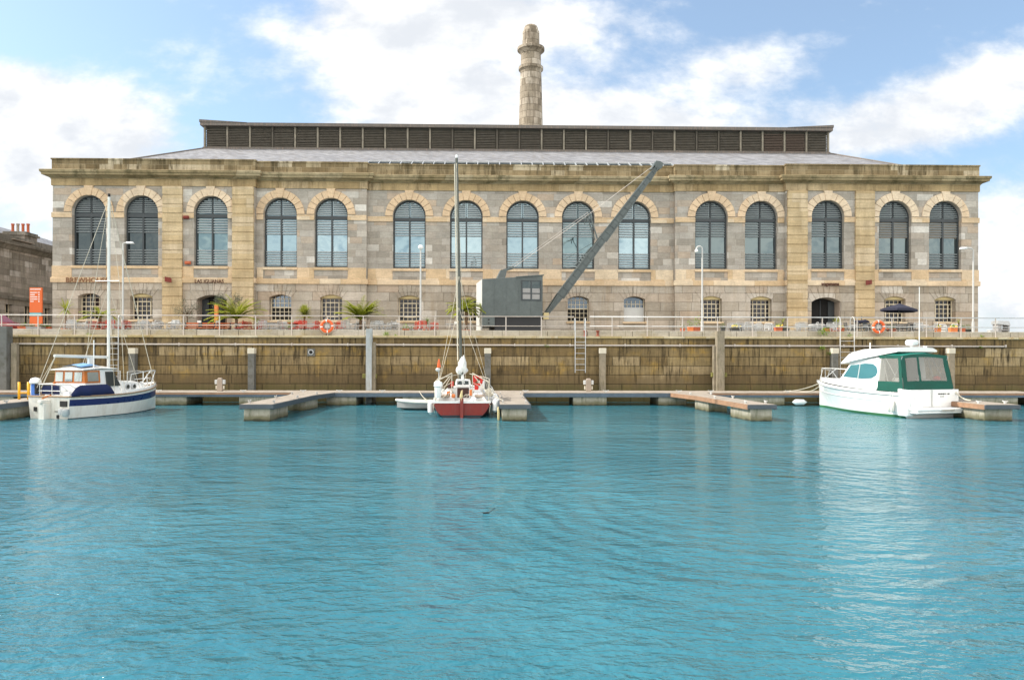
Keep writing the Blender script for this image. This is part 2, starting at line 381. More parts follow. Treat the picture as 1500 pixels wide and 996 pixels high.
M['lead'] = mat('lead_fascia', (.13, .115, .1), .6, var=.2, dirt=(.3, .2, .15), dirt_f=.6, scale=1, streak=True)
M['white_metal'] = mat('white_painted_metal', (.5, .49, .465), .45, var=.06)
M['rail'] = mat('pale_painted_rail', (.55, .49, .44), .45, var=.08, dirt=(.4, .3, .22), dirt_f=.35)
M['galv'] = mat('galvanised_steel', (.46, .47, .47), .45, metal=.4, var=.12)
M['crane'] = mat('crane_grey_paint', (.092, .108, .105), .45, var=.2, dirt=(.13, .15, .145), dirt_f=.7, scale=.8, dscale=1.0)
M['crane_dk'] = mat('crane_dark_steel', (.025, .025, .027), .6)
M['concrete'] = mat('pontoon_concrete', (.34, .31, .245), .85, var=.16, dirt=(.12, .12, .07), dirt_f=.75, streak=True, dscale=1.3, bump=.4)
_m = M['concrete']; _t = NT(_m.node_tree); _b = _t.n['Principled BSDF']; _src = _b.inputs['Base Color'].links[0].from_socket
_p = _t.node('ShaderNodeNewGeometry').outputs['Position']; _z = _t.math('ADD', _t.sep(_p)[2], _t.math('MULTIPLY', _t.math('SUBTRACT', _t.noise(_p, 3, 4, .6), .5), .25))
_c = _t.mix(_t.mr(_z, .30, .10, 0, .75), _src, (.10, .09, .035)); _c = _t.mix(_t.mr(_z, .10, .0, 0, .85), _c, (.02, .022, .012)); _t.put(_b.inputs['Base Color'], _c)
M['decking'] = mat('pale_pontoon_decking', (.34, .29, .235), .8, var=.16, dirt=(.2, .16, .12), dirt_f=.6, scale=1.5)
M['fascia'] = mat('pontoon_dark_rubber', (.07, .085, .1), .5, var=.2)
M['fascia_brown'] = mat('brown_timber_fender', (.30, .17, .1), .75, var=.25)
M['steel_blue'] = mat('blue_grey_pontoon_steel', (.1, .13, .165), .4, metal=.5, var=.2)
M['pile'] = mat('weathered_steel_pile', (.36, .39, .4), .55, var=.12, dirt=(.2, .18, .1), dirt_f=.5, streak=True)
M['pile_wood'] = mat('weathered_timber_pile', (.26, .22, .16), .85, var=.25, dirt=(.1, .09, .04), dirt_f=.7, streak=True)
M['pile_dark'] = mat('dark_grey_pile', (.14, .14, .13), .8, var=.2, dirt=(.06, .055, .03), dirt_f=.6)
M['cap'] = mat('bleached_pile_cap', (.6, .55, .44), .8, var=.1)
M['slime'] = mat('green_slimed_timber', (.16, .15, .04), .8, var=.3)
M['gel'] = mat('white_gelcoat', (.8, .8, .78), .22, var=.02, spec=.5)
M['gel_dirty'] = mat('dull_white_gelcoat', (.7, .68, .62), .4, var=.05, dirt=(.45, .38, .28), dirt_f=.35, dscale=1.5, streak=True)
M['gel_grey'] = mat('pale_grey_grp', (.55, .55, .53), .45, var=.06)
M['navy'] = mat('navy_canvas', (.012, .02, .075), .8, var=.2, bump=.4)
M['navy_paint'] = mat('navy_hull_paint', (.012, .022, .1), .3, var=.1)
M['blue'] = mat('bright_blue_canvas', (.06, .17, .5), .8, var=.15)
M['skyblue'] = mat('pale_blue_cover', (.2, .38, .62), .7, var=.1)
M['red_hull'] = mat('oxblood_red_hull_paint', (.21, .02, .014), .4, var=.15, dirt=(.16, .05, .04), dirt_f=.5, streak=True)
M['red'] = mat('bright_red_plastic', (.62, .035, .025), .5, var=.08)
M['redbrown'] = mat('dark_red_sign_paint', (.19, .028, .018), .6, var=.1)
M['orange'] = mat('orange_plastic', (.78, .13, .03), .5, var=.06)
M['orange_sign'] = mat('orange_sign_panel', (.68, .135, .03), .5, var=.04)
M['teal'] = mat('teal_strip', (.12, .42, .46), .5)
M['varnish'] = mat('varnished_wood', (.5, .155, .03), .35, var=.2, spec=.5)
M['wood'] = mat('dull_teak', (.3, .2, .12), .7, var=.2)
M['dark_wood'] = mat('dark_hatch_wood', (.06, .025, .018), .6, var=.2)
M['stainless'] = mat('stainless_tube', (.62, .62, .6), .25, metal=.6, var=.05)
M['mast_grey'] = mat('white_mast', (.66, .66, .62), .4, var=.05)
M['mast_dark'] = mat('dark_anodised_mast', (.10, .105, .09), .4, metal=.3, var=.1)
M['rope'] = mat('pale_rope', (.55, .5, .4), .9, var=.15)
M['sail'] = mat('white_sailcloth', (.78, .77, .73), .8, var=.05, bump=.5)
M['green_canvas'] = mat('green_canvas', (.004, .075, .052), .75, var=.2, bump=.6, scale=2)
M['green_light'] = mat('sunlit_green_vinyl_top', (.008, .17, .13), .6, var=.12)
M['green_paint'] = mat('green_boot_stripe', (.05, .16, .06), .4)
M['antifoul'] = mat('dark_antifouling', (.02, .03, .04), .7)
def clearm(name, c, a):
    m, t, b = newmat(name)
    b.inputs['Base Color'].default_value = (*c, 1); b.inputs['Roughness'].default_value = .12
    tr = t.node('ShaderNodeBsdfTransparent', {0: (.8, .8, .78, 1)})
    mx = t.node('ShaderNodeMixShader', {0: a, 1: tr.outputs[0], 2: b.outputs[0]})
    t.put(t.n['Material Output'].inputs[0], mx.outputs[0]); return m
M['vinyl'] = clearm('clear_vinyl_panel', (.42, .4, .36), .42)
M['boat_glass'] = glassm('tinted_teal_boat_glass', (.12, .36, .42), .55, .1)
M['boat_glass_dk'] = glassm('dark_boat_glass', (.07, .08, .08), .5, .1)
M['boat_glass_pale'] = glassm('pale_boat_glass', (.4, .45, .45), .6, .12)
M['terracotta'] = mat('terracotta', (.48, .13, .06), .8, var=.15)
M['orange_pot'] = mat('orange_planter', (.72, .22, .07), .7, var=.1)
M['dark_pot'] = mat('dark_planter', (.07, .07, .065), .7)
M['grey_pot'] = mat('grey_planter', (.3, .29, .28), .7)
M['alu'] = mat('brushed_aluminium_furniture', (.42, .42, .41), .4, metal=.3, var=.1)
M['red_chair'] = mat('red_chair_paint', (.48, .05, .025), .5, var=.1)
M['orange_chair'] = mat('orange_bench_slats', (.55, .15, .05), .6, var=.15)
M['white'] = mat('white_matt', (.82, .82, .8), .6, var=.03)
M['umbrella'] = mat('navy_umbrella_cloth', (.025, .026, .045), .85, var=.15)
M['yellow'] = mat('yellow_ladder_paint', (.8, .42, .02), .5, var=.06)
M['bronze'] = mat('bronze_letters', (.24, .11, .05), .5, var=.1)
M['bronze_dk'] = mat('dark_letters', (.1, .035, .02), .5, var=.1)
M['rust'] = mat('rusty_bollard', (.22, .06, .035), .8, var=.3)
M['trunk'] = mat('palm_trunk', (.16, .1, .06), .9, var=.3)
M['palm'] = leafmat('palm_leaf', (.12, .16, .02), (.36, .36, .04))
M['palm_y'] = leafmat('bright_palm_leaf', (.14, .2, .02), (.42, .44, .04), 3)
M['cordy'] = leafmat('cordyline_leaf', (.07, .13, .02), (.42, .42, .07), 3)
M['bush'] = leafmat('green_shrub_leaf', (.05, .1, .015), (.16, .24, .04))
M['olive'] = leafmat('grey_olive_leaf', (.07, .085, .05), (.17, .19, .13))
M['weed'] = leafmat('wall_weed_leaf', (.12, .22, .02), (.28, .4, .05))
M['flower_y'] = mat('yellow_flower', (.85, .6, .03), .7)
M['seaweed'] = mat('floating_seaweed', (.07, .085, .04), .6, var=.3)
M['twig'] = mat('wet_dark_twig', (.02, .02, .018), .5)
M['car_red'] = mat('red_car_paint', (.25, .012, .012), .25, var=.03, spec=.6)
M['rubber'] = mat('black_rubber', (.02, .02, .02), .8)

# ------------------------------------------------------------------ water
m, t, b = newmat('harbour_water')
pos = t.node('ShaderNodeNewGeometry').outputs['Position']; x, y, z = t.sep(pos)
big = t.noise(pos, .11, 4, .55)
t.put(b.inputs['Base Color'], t.mix(t.mr(big, .35, .65), (.022, .132, .170), (.044, .187, .232)))
b.inputs['Roughness'].default_value = .08; b.inputs['IOR'].default_value = 1.6
b.inputs['Specular Tint'].default_value = (.52, .87, 1.0, 1)
b.inputs['Specular IOR Level'].default_value = .5
def wl(sc_, ax_, sk, dist=.4, det=2): return t.noise(t.vec(t.math('ADD', t.math('MULTIPLY', x, ax_), t.math('MULTIPLY', y, sk)), y, sc_), sc_, det, .5, dist=dist)
gust = t.mr(t.noise(t.vec(t.math('MULTIPLY', x, .7), y, 0), .16, 4, .55), .32, .68, .55, 1.35)
rings = None
for cx, cy, r0, r1 in ((4.5, 12.5, 2.5, 10), (-9.5, 12, 1.5, 7)):
    ddx = t.math('SUBTRACT', x, cx); ddy = t.math('SUBTRACT', y, cy)
    rad = t.math('ADD', t.math('SQRT', t.math('ADD', t.math('MULTIPLY', ddx, ddx), t.math('MULTIPLY', ddy, ddy))), t.math('MULTIPLY', t.noise(pos, .7, 3, .55), .9))
    rg_ = t.math('MULTIPLY', t.math('SINE', t.math('MULTIPLY', rad, 13)), t.math('MULTIPLY', t.mr(rad, r0*.6, r0*1.6), t.mr(rad, r1, r0*1.6)))
    rings = rg_ if rings is None else t.math('ADD', rings, rg_)
hs = t.math('MULTIPLY', wl(1.0, .6, .25), .10)
hs = t.math('ADD', hs, t.math('MULTIPLY', wl(3.1, .55, -.2), .072))
small = t.math('ADD', t.math('MULTIPLY', wl(8.0, .6, .12, .5, 3), .045), t.math('MULTIPLY', wl(21, .7, 0, .2, 2), .012))
hs = t.math('ADD', hs, t.math('MULTIPLY', small, gust))
hs = t.math('ADD', hs, t.math('MULTIPLY', rings, .010))
bp = t.node('ShaderNodeBump', {'Height': hs, 'Strength': 1, 'Distance': 1}); t.put(b.inputs['Normal'], bp.outputs[0])
M['water'] = m
wb = MB(); wb.add([(-900, -300, 0), (900, -300, 0), (900, 40.3, 0), (-900, 40.3, 0)], [(0, 1, 2, 3)])
tag(wb.build('water', M['water'], recalc=False), kind='structure')

# ------------------------------------------------------------------ quay ground
GZ = 3.6
gb = MB(); gb.add([(-900, 40.5, GZ), (900, 40.5, GZ), (900, 2500, GZ), (-900, 2500, GZ)], [(0, 1, 2, 3)])
tag(gb.build('quay_ground', M['deckstone'], recalc=False), kind='structure')

# quay wall
qw = thing('quay_wall', 'long stained ochre granite quay wall rising from the water behind the pontoons', 'quay wall', (0, 40, 0))
q = MB((0, 40, 0)); q.box(-60, 60, 40, 40.6, -1.5, 3.44); q.build('stone_face', M['quay'], qw)
q = MB((0, 40, 0)); q.box(-60, 60, 39.88, 40.58, 3.442, 3.56); q.build('coping', M['edge'], qw, bevel=.02)
q = MB((0, 40, 0))
xx = -60
while xx < 60:
    L = random.uniform(1.7, 2.6); q.box(xx, min(60, xx+L-.02), 40.36+random.uniform(-.01, .01), 40.9, 3.562, 3.88+random.uniform(-.012, .012)); xx += L
q.build('kerb', M['coping'], qw, bevel=.02)
q = MB((0, 40, 0)); q.tube([(-60, 39.93, 3.09), (PX(1470, 40), 39.93, 3.06)], .045, 8)
for i in range(30): q.box(-59+i*3, -58.94+i*3, 39.88, 40.0, 3.0, 3.15)
q.build('service_pipe', M['rail'], qw, smooth='auto')
q = MB((0, 40, 0)); p = P(456, 516, 40)
q.box(p.x-.2, p.x+.2, 39.93, 40.02, p.z-.2, p.z+.2); q.build('outfall_plate', M['pile_dark'], qw)
q = MB((0, 40, 0)); q.torus((p.x, 39.92, p.z), .12, .03, 20, 8); q.build('outfall_ring', M['galv'], qw, smooth=True)
q = MB((0, 40, 0)); q.tube([(p.x, 39.925, p.z), (p.x, 39.9, p.z)], .1, 16); q.build('outfall_mouth', M['black'], qw)

# ------------------------------------------------------------------ the great stone building
Yp, Ym, Yc, Yb = 48.6, 49.0, 49.4, 69.5
XL, XR = PX(77, Yp, 330), PX(1433, Yp, 330)
x1, x2 = PX(373, Yp, 330), PX(537, Ym, 330)
x3, x4 = PX(989, Ym, 330), PX(1152, Yp, 330)
BO = (0, Yc, GZ)
bld = thing('warehouse_building', 'huge grey and cream limestone warehouse with tall arched windows, louvred roof lantern and banded pilasters', 'building', BO)
ZS, ZW0, ZW1 = 11.79, 8.31, 13.57       # springing, window foot, top of wall
def arch_poly(cx, hw, z0, zs, n=20):
    return [(cx-hw, z0), (cx+hw, z0)]+[(cx+hw*math.cos(math.pi*i/n), zs+hw*math.sin(math.pi*i/n)) for i in range(n+1)]
def seg_poly(cx, hw, z0, zs, rise, n=8):
    return [(cx-hw, z0), (cx+hw, z0)]+[(cx+hw*(1-2*i/n), zs+rise*(1-(1-2*i/n)**2)) for i in range(n+1)]
def wall_face(mb, xa, xb, Y, z0, z1, holes, depth):
    outer = [Vector((xa, z0, 0)), Vector((xb, z0, 0)), Vector((xb, z1, 0)), Vector((xa, z1, 0))]
    hs = [[Vector((a, c, 0)) for a, c in h_] for h_ in holes]
    pts = outer+[p_ for h_ in hs for p_ in h_]
    tris = tessellate_polygon([outer]+hs)
    mb.add([(p_.x, Y, p_.y) for p_ in pts], [tuple(t_) for t_ in tris])
    for h_ in holes:
        n = len(h_)
        mb.add([(a, Y, c) for a, c in h_]+[(a, Y+depth, c) for a, c in h_], [(i, (i+1) % n, (i+1) % n+n, i+n) for i in range(n)])
UP = {'p': [130.5, 207, 309], 'ml': [410.5, 485], 'c': [599.5, 683, 765.5, 847, 929.5], 'mr': [1042, 1115], 'q': [1212.5, 1311, 1384.5]}
secs = [('p', XL, x1, Yp), ('ml', x1, x2, Ym), ('c', x2, x3, Yc), ('mr', x3, x4, Ym), ('q', x4, XR, Yp)]
HW, AR = 1.09, 1.60
GW = {130.5: 'arch', 207: 'sash', 410.5: 'arch2', 485: 'sash', 599.5: 'sash', 683: 'sash', 765.5: 'arch', 847: 'arch2', 929.5: 'boarded', 1042: 'sash', 1115: 'sash', 1311: 'sash', 1384.5: 'sash'}
DOORS = (309, 1212.5)
up, low = MB(BO), MB(BO)
ups, lows, doors = [], [], []
ZM = 7.3
for key, xa, xb, Y in secs:
    hu, hl = [], []
    for px in UP[key]:
        cx = PX(px, Y, 345); ups.append((px, cx, Y)); hu.append(arch_poly(cx, HW, ZW0, ZS))
        if px in DOORS:
            gx = cx-(.1 if px > 700 else -.05); doors.append((px, gx, Y)); hl.append(seg_poly(gx, .98, GZ-.3, 6.12, .3))
        else:
            gx = PX(px, Y, 450); lows.append((px, gx, Y)); hl.append(seg_poly(gx, .72, 4.8, 6.3, .2))
    wall_face(up, xa, xb, Y, ZM, ZW1+.3, hu, .45)
    wall_face(low, xa, xb, Y, GZ-.3, ZM, hl, .5 if key not in 'pq' else .9)
for xa, ya, yb in ((x1, Yp, Ym), (x2, Ym, Yc), (x3, Ym, Yc), (x4, Yp, Ym), (XL, Yp, Yb), (XR, Yp, Yb)):
    up.add([(xa, ya, ZM), (xa, yb, ZM), (xa, yb, ZW1+.3), (xa, ya, ZW1+.3)], [(0, 1, 2, 3)])
    low.add([(xa, ya, GZ-.3), (xa, yb, GZ-.3), (xa, yb, ZM), (xa, ya, ZM)], [(0, 1, 2, 3)])
up.add([(XL, Yb, ZM), (XR, Yb, ZM), (XR, Yb, ZW1+.3), (XL, Yb, ZW1+.3)], [(0, 1, 2, 3)])
low.add([(XL, Yb, GZ-.3), (XR, Yb, GZ-.3), (XR, Yb, ZM), (XL, Yb, ZM)], [(0, 1, 2, 3)])
up.build('upper_wall', M['wall'], bld, recalc=False); low.build('ground_floor_wall', M['wall_low'], bld, recalc=False)
plan = [(XL, Yb), (XL, Yp), (x1, Yp), (x1, Ym), (x2, Ym), (x2, Yc), (x3, Yc), (x3, Ym), (x4, Ym), (x4, Yp), (XR, Yp), (XR, Yb)]
def sweep(name, prof, mt, bevel=0):
    s_ = MB(BO); s_.sweep(plan, prof); return s_.build(name, mt, bld, bevel=bevel)
sweep('frieze', [(-.2, 13.5), (.07, 13.5), (.07, 13.9), (.1, 13.92), (.1, 13.98), (-.2, 13.98)], M['frieze'])
sweep('cornice', [(-.2, 13.982), (.14, 13.982), (.17, 14.04), (.24, 14.06), (.3, 14.1), (.46, 14.12), (.48, 14.24), (.54, 14.28), (.56, 14.42), (.52, 14.45), (.16, 14.52), (-.2, 14.52)], M['cornice'])
sweep('parapet', [(.04, 14.45), (.04, 15.16), (.09, 15.18), (.09, 15.27), (-.42, 15.27), (-.42, 14.45)], M['parapet'])
sweep('string_course', [(-.1, 7.2), (.09, 7.2), (.1, 7.26), (.1, 7.5), (.05, 7.54), (-.1, 7.54)], M['cream'])
sweep('plinth', [(-.1, GZ-.3), (.1, GZ-.3), (.1, GZ+.75), (.04, GZ+.82), (-.1, GZ+.82)], M['wall_low']) if False else None
# impost band and pier blocks between the windows
imp, pier = MB(BO), MB(BO)
for key, xa, xb, Y in secs:
    cs = sorted(c for p_, c, y_ in ups if y_ == Y and xa < c < xb)
    ed = [xa-(.06 if key in 'p' else 0)]+[e for c in cs for e in (c-HW, c+HW)]+[xb+(.06 if key == 'q' else 0)]
    for i in range(0, len(ed), 2):
        imp = MB(BO); imp.box(ed[i]+.004, ed[i+1]-.004, Y-.07, Y+.12, 11.42, 11.76); imp.build('impost_band', M['cream'], bld, bevel=.012)
        pier = MB(BO); pier.box(ed[i]+.02, ed[i+1]-.02, Y-.035, Y+.1, 7.545, 8.28); pier.build('pier_block', M['cream'], bld, bevel=.012)
# banded pilasters on the end pavilions
for a, b_ in ((239, 268), (341, 371), (1153.5, 1182), (1252, 1280)):
    pl = MB(BO); xa, xb = PX(a, Yp, 345), PX(b_, Yp, 345)
    if a == 341: xb = x1-.03
    if a == 1153.5: xa = x4+.03
    z0 = GZ-.3; k = 0
    while z0 < 13.4:
        z1 = min(13.49, z0+.60); j = .0
        pl.box(xa, xb, Yp-.17, Yp+.05, z0+.035, z1-.035); pl.box(xa+.03, xb-.03, Yp-.135, Yp+.04, z1-.034, min(13.49, z1+.034))
        z0 = z1; k += 1
    pl.build('pilaster', M['pilaster'], bld, bevel=.025)
# arches with keystones
n = 11
for px, cx, Y in ups:
    a = MB(BO)
    for i in range(n):
        a0, a1 = math.pi*i/n, math.pi*(i+1)/n
        if i == n//2: continue
        g_ = .012
        pts = []
        for th, rr in ((a0+g_/AR, AR), ((a0+a1)/2, AR), (a1-g_/AR, AR), (a1-g_/HW, HW+.01), ((a0+a1)/2, HW+.01), (a0+g_/HW, HW+.01)):
            pts.append((cx+rr*math.cos(th), ZS+rr*math.sin(th)))
        a.prism(pts, Y-.075-random.uniform(0, .012), Y+.1)
    a0, a1 = math.pi*(n//2)/n, math.pi*(n//2+1)/n
    a.prism([(cx+(HW-.0)*math.cos(a0+.01), ZS+(HW+.0)*math.sin(a0)), (cx+.30, 13.495), (cx-.30, 13.495), (cx+(HW-.0)*math.cos(a1-.01), ZS+(HW)*math.sin(a1))], Y-.12, Y+.1)
    a.build('arch', M['arch'], bld, bevel=.015)
    s_ = MB(BO); s_.box(cx-HW-.05, cx+HW+.05, Y-.09, Y+.2, 8.12, 8.3); s_.build('window_sill', M['cream'], bld, bevel=.015)
# tall windows: frame > louvres, glass
def tall_window(slat, glass, blind=False):
    f = MB(); H, W_ = ZS-ZW0, HW
    f.box(-W_, -W_+.09, 0, .1, 0, H); f.box(W_-.09, W_, 0, .1, 0, H); f.box(-.05, .05, -.02, .1, 0, H); f.box(-W_+.09, -.05, 0, .1, 0, .12); f.box(.05, W_-.09, 0, .1, 0, .12)
    f.box(-W_+.09, W_-.09, -.03, .1, H-.28, H-.05)
    pts = []
    N_ = 20
    for i in range(N_):
        t0, t1 = math.pi*i/N_, math.pi*(i+1)/N_
        f.hexa([(W_*math.cos(t0), 0, H+W_*math.sin(t0)), ((W_-.09)*math.cos(t0), 0, H+(W_-.09)*math.sin(t0)), ((W_-.09)*math.cos(t0), .1, H+(W_-.09)*math.sin(t0)), (W_*math.cos(t0), .1, H+W_*math.sin(t0)),
                (W_*math.cos(t1), 0, H+W_*math.sin(t1)), ((W_-.09)*math.cos(t1), 0, H+(W_-.09)*math.sin(t1)), ((W_-.09)*math.cos(t1), .1, H+(W_-.09)*math.sin(t1)), (W_*math.cos(t1), .1, H+W_*math.sin(t1))])
    f.box(-.02, .02, 0, .08, H, H+W_-.05)
    fo = f.build('window', M['frame'], None)
    l = MB()
    def slatrow(z, hw):
        for s_ in (-1, 1):
            xa, xb = (-hw, -.06) if s_ < 0 else (.06, hw)
            if xb-xa > .1: l.hexa([(xa, .0, z), (xb, .0, z), (xb, .075, z+.035), (xa, .075, z+.035), (xa, .0, z+.062), (xb, .0, z+.062), (xb, .075, z+.09), (xa, .075, z+.09)])
    for i in range(6): slatrow(.17+i*.168, W_-.1)
    for i in range(6): slatrow(H-.44-i*.168, W_-.1)
    for i in range(8):
        zz = .02+i*.125; r_ = (W_-.1)
        if zz < r_-.05: slatrow(H+zz, math.sqrt(max(0, r_*r_-(zz+.05)**2)))
    l.build('louvres', slat, fo)
    gl = MB(); gl.prism(arch_poly(0, W_-.03, .02, H), .105, .12); gl.build('glass', glass, fo)
    if blind:
        bb = MB(); bb.box(-W_+.1, -.06, .085, .1, H-1.35, H-.3); bb.box(.06, W_-.1, .085, .1, H-1.35, H-.3); bb.build('blind', M['jamb'], fo)
    return fo
M['glass_b'] = glassm('paler_sky_glass', (.27, .36, .40), .8); M['glass_c'] = glassm('greener_sky_glass', (.16, .225, .24), .8)
protos = {'e': tall_window(M['slat'], M['glass_b']), 'f': tall_window(M['slat'], M['glass_c']), 'n': tall_window(M['slat'], M['glass']), 'd': tall_window(M['slat_dk'], M['glass_dk']), 'b': tall_window(M['slat_dk'], M['glass_mid'], True), 'm': tall_window(M['slat_dk'], M['glass_mid'])}
used = set()
for px, cx, Y in ups:
    k = 'd' if px in (130.5, 207) else 'b' if px in (1311, 1384.5) else 'm' if px in (1212.5, 1115, 1042) else 'f' if px in (309, 847) else 'e' if px in (485, 683, 929.5) else 'n'
    o = protos[k] if k not in used else dup(protos[k])
    used.add(k); o.parent = bld; o.location = (cx-BO[0], Y+.27-BO[1], ZW0-BO[2])
# ground floor windows
def low_window(kind):
    f = MB(); w_, z1, zs, rise = .72, 0, 1.5, .2
    top = lambda x_: zs+rise*(1-(x_/w_)**2)
    fm = M['cream_paint']
    if kind in ('sash', 'boarded') :
        f.box(-w_, -w_+.05, 0, .07, 0, zs); f.box(w_-.05, w_, 0, .07, 0, zs)
        f.box(-w_+.05, w_-.05, 0, .07, 0, .06)
        if kind == 'sash': f.box(-w_+.05, w_-.05, 0, .07, zs-.05, zs)
        for i in range(1, 5): f.box(-w_+i*w_*.4-.016, -w_+i*w_*.4+.016, .01, .06, .06, zs-.05)
        for i in range(1, 5): f.box(-w_+.05, w_-.05, .012, .058, i*zs/5-.016, i*zs/5+.016)
        if kind == 'sash':
            xa, xb, za, zb = -.43, .43, .28, 1.2
            f.box(xa-.03, xa+.03, -.03, .04, za, zb); f.box(xb-.03, xb+.03, -.03, .04, za, zb)
            f.box(xa+.03, xb-.03, -.03, .04, za-.03, za+.03); f.box(xa+.03, xb-.03, -.03, .04, zb-.03, zb+.03)
    else:
        f.box(-w_, -w_+.05, 0, .07, 0, zs); f.box(w_-.05, w_, 0, .07, 0, zs); f.box(-w_+.05, w_-.05, 0, .07, 0, .06)
        for i in range(1, 5):
            xx_ = -w_+i*w_*.4; f.box(xx_-.016, xx_+.016, .01, .06, .06, top(xx_))
        for i in range(1, 6): f.box(-w_+.05, w_-.05, .012, .058, i*.29-.016, i*.29+.016)
        f.box(-w_+.05, w_-.05, -.02, .06, .84, .90)
    o = f.build('small_window', fm, None)
    gl = MB(); gl.prism(seg_poly(0, w_, 0, zs, rise), .075, .09)
    gl.build('glass', M['glass_low2'] if kind in ('arch2', 'boarded') else M['glass_low'], o)
    if kind == 'sash':
        h_ = MB(); h_.prism([(-w_-.03, zs+.004)]+[(w_+.03, zs+.004)]+[((w_)*(1-2*i/8), zs+.002+(rise)*(1-(1-2*i/8)**2)) for i in range(9)], -.26, .07); h_.build('yellow_head', M['yellow_paint'], o)
    if kind == 'arch2':
        h_ = MB(); h_.box(-w_+.06, w_-.06, .062, .073, .06, .84); h_.build('dark_lower_panes', M['black'], o)
    if kind == 'boarded':
        h_ = MB(); h_.box(-w_+.02, w_-.02, -.01, .03, .02, .98); h_.build('white_board', M['gel_grey'], o)
    s_ = MB(); s_.box(-w_-.08, w_+.08, -.56, .0, -.13, -.01); s_.build('sill', M['cream'], o, bevel=.01)
    return o
lp = {}
for px, cx, Y in lows:
    k = GW[px]
    if k in lp: o = dup(lp[k])
    else: o = lp[k] = low_window(k)
    o.parent = bld; o.location = (cx-BO[0], Y+.42-BO[1], 4.8-BO[2])
# voussoirs over the small openings
for px, cx, Y, hw_, zs_, rs_ in [(p_, c, y_, .72, 6.3, .2) for p_, c, y_ in lows]+[(p_, c, y_, .98, 6.12, .3) for p_, c, y_ in doors]:
    a = MB(BO); nn = 7
    for i in range(nn):
        ta, tb = -1+2*i/nn, -1+2*(i+1)/nn
        if i == nn//2: ta -= .0
        f_ = 1.55; zt = 7.19 if abs(i-nn//2) < 2 else 6.98 if abs(i-nn//2) == 2 else 6.82
        a.prism([(cx+ta*hw_+.012, zs_+rs_*(1-ta*ta)+.003), (cx+tb*hw_-.012, zs_+rs_*(1-tb*tb)+.003), (cx+tb*hw_*f_-.012, zt), (cx+ta*hw_*f_+.012, zt)], Y-.03-(.02 if i == nn//2 else 0), Y+.05)
    a.build('voussoirs', M['wall_low'], bld, bevel=.012)
# doorways
for px, cx, Y in doors:
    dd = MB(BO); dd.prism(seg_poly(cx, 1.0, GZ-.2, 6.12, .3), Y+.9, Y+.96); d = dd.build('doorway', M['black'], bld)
    s_ = 1 if px > 700 else -1
    jb = MB(BO); jb.box(cx+s_*.97, cx+s_*.93, Y+.06, Y+.88, GZ, 6.12); jb.build('door_jamb', M['jamb'], d)
    ft = MB(BO); ft.box(cx+s_*.5, cx+s_*.93, Y+.8, Y+.88, GZ, 6.2); ft.box(cx-.05, cx+.0, Y+.84, Y+.88, GZ, 6.3); ft.build('door_frame', M['frame'], d)
# roof
EZ, LZ0, LZ1, YL0, YL1 = 15.0, 18.32, 20.2, 57.0, 62.0
xl, xr = PX(300, YL0, 200), PX(1213, YL0, 200)
ex0, ex1, ey0, ey1 = XL+.7, XR-.7, 50.0, 69.0
rf = MB(BO)
rf.add([(ex0, ey0, EZ), (ex1, ey0, EZ), (ex1, ey1, EZ), (ex0, ey1, EZ), (xl, YL0, LZ0), (xr, YL0, LZ0), (xr, YL1, LZ0), (xl, YL1, LZ0)], [(0, 1, 5, 4), (1, 2, 6, 5), (2, 3, 7, 6), (3, 0, 4, 7)])
roof = rf.build('roof', M['slate'], bld)
fl = MB(BO)
for a_, b_ in (((ex0, ey0, EZ), (xl, YL0, LZ0)), ((ex1, ey0, EZ), (xr, YL0, LZ0))): fl.tube([a_, b_], .09, 6)
fl.box(xl-.1, xr+.1, YL0-.18, YL0+.05, LZ0-.1, LZ0+.07); fl.build('lead_flashing', M['lead'], roof)
sk = MB(BO); sx0, sx1 = PX(540, 52, 240), PX(985, 52, 240); sl = (LZ0-EZ)/(YL0-ey0)
zr = lambda y_: EZ+(y_-ey0)*sl
sk.hexa([(sx0, 51.0, zr(51.0)+.05), (sx1, 51.0, zr(51.0)+.05), (sx1, 52.25, zr(52.25)+.05), (sx0, 52.25, zr(52.25)+.05), (sx0, 51.0, zr(51.0)+.1), (sx1, 51.0, zr(51.0)+.1), (sx1, 52.25, zr(52.25)+.1), (sx0, 52.25, zr(52.25)+.1)])
sko = sk.build('rooflight', M['glass_mid'], bld)
sk = MB(BO); nb = 28
for i in range(nb+1):
    xx = sx0+(sx1-sx0)*i/nb; sk.bar((xx, 51.0, zr(51.0)+.14), (xx, 52.3, zr(52.3)+.12), .07, .05)
sk.bar((sx0, 52.3, zr(52.3)+.14), (sx1, 52.3, zr(52.3)+.14), .06, .05); sk.bar((sx0, 51.0, zr(51.0)+.14), (sx1, 51.0, zr(51.0)+.14), .06, .05)
sk.build('glazing_bars', M['galv'], sko)
# lantern
lan = MB(BO); lan.box(xl+.1, xr-.1, YL0+.12, YL1-.12, LZ0, LZ1-.2); ln = lan.build('roof_lantern', M['timber_louvre'], bld)
nbay = 28; sp = (xr-xl)/nbay
for i in range(nbay):
    xa, xb = xl+i*sp+.12, xl+(i+1)*sp-.12
    tgt = MB(BO)
    nsl = 11
    for j in range(nsl):
        z0 = LZ0+.12+j*(LZ1-LZ0-.5)/nsl+random.uniform(-.008, .008)
        tgt.hexa([(xa, YL0-.02, z0), (xb, YL0-.02, z0+random.uniform(-.01, .01)), (xb, YL0+.1, z0+.1), (xa, YL0+.1, z0+.1), (xa, YL0-.02, z0+.05), (xb, YL0-.02, z0+.05), (xb, YL0+.1, z0+.14), (xa, YL0+.1, z0+.14)])
    tgt.build('louvre_panel', M['brown_louvre'] if i in (25, 26) else M['timber_louvre'], ln)
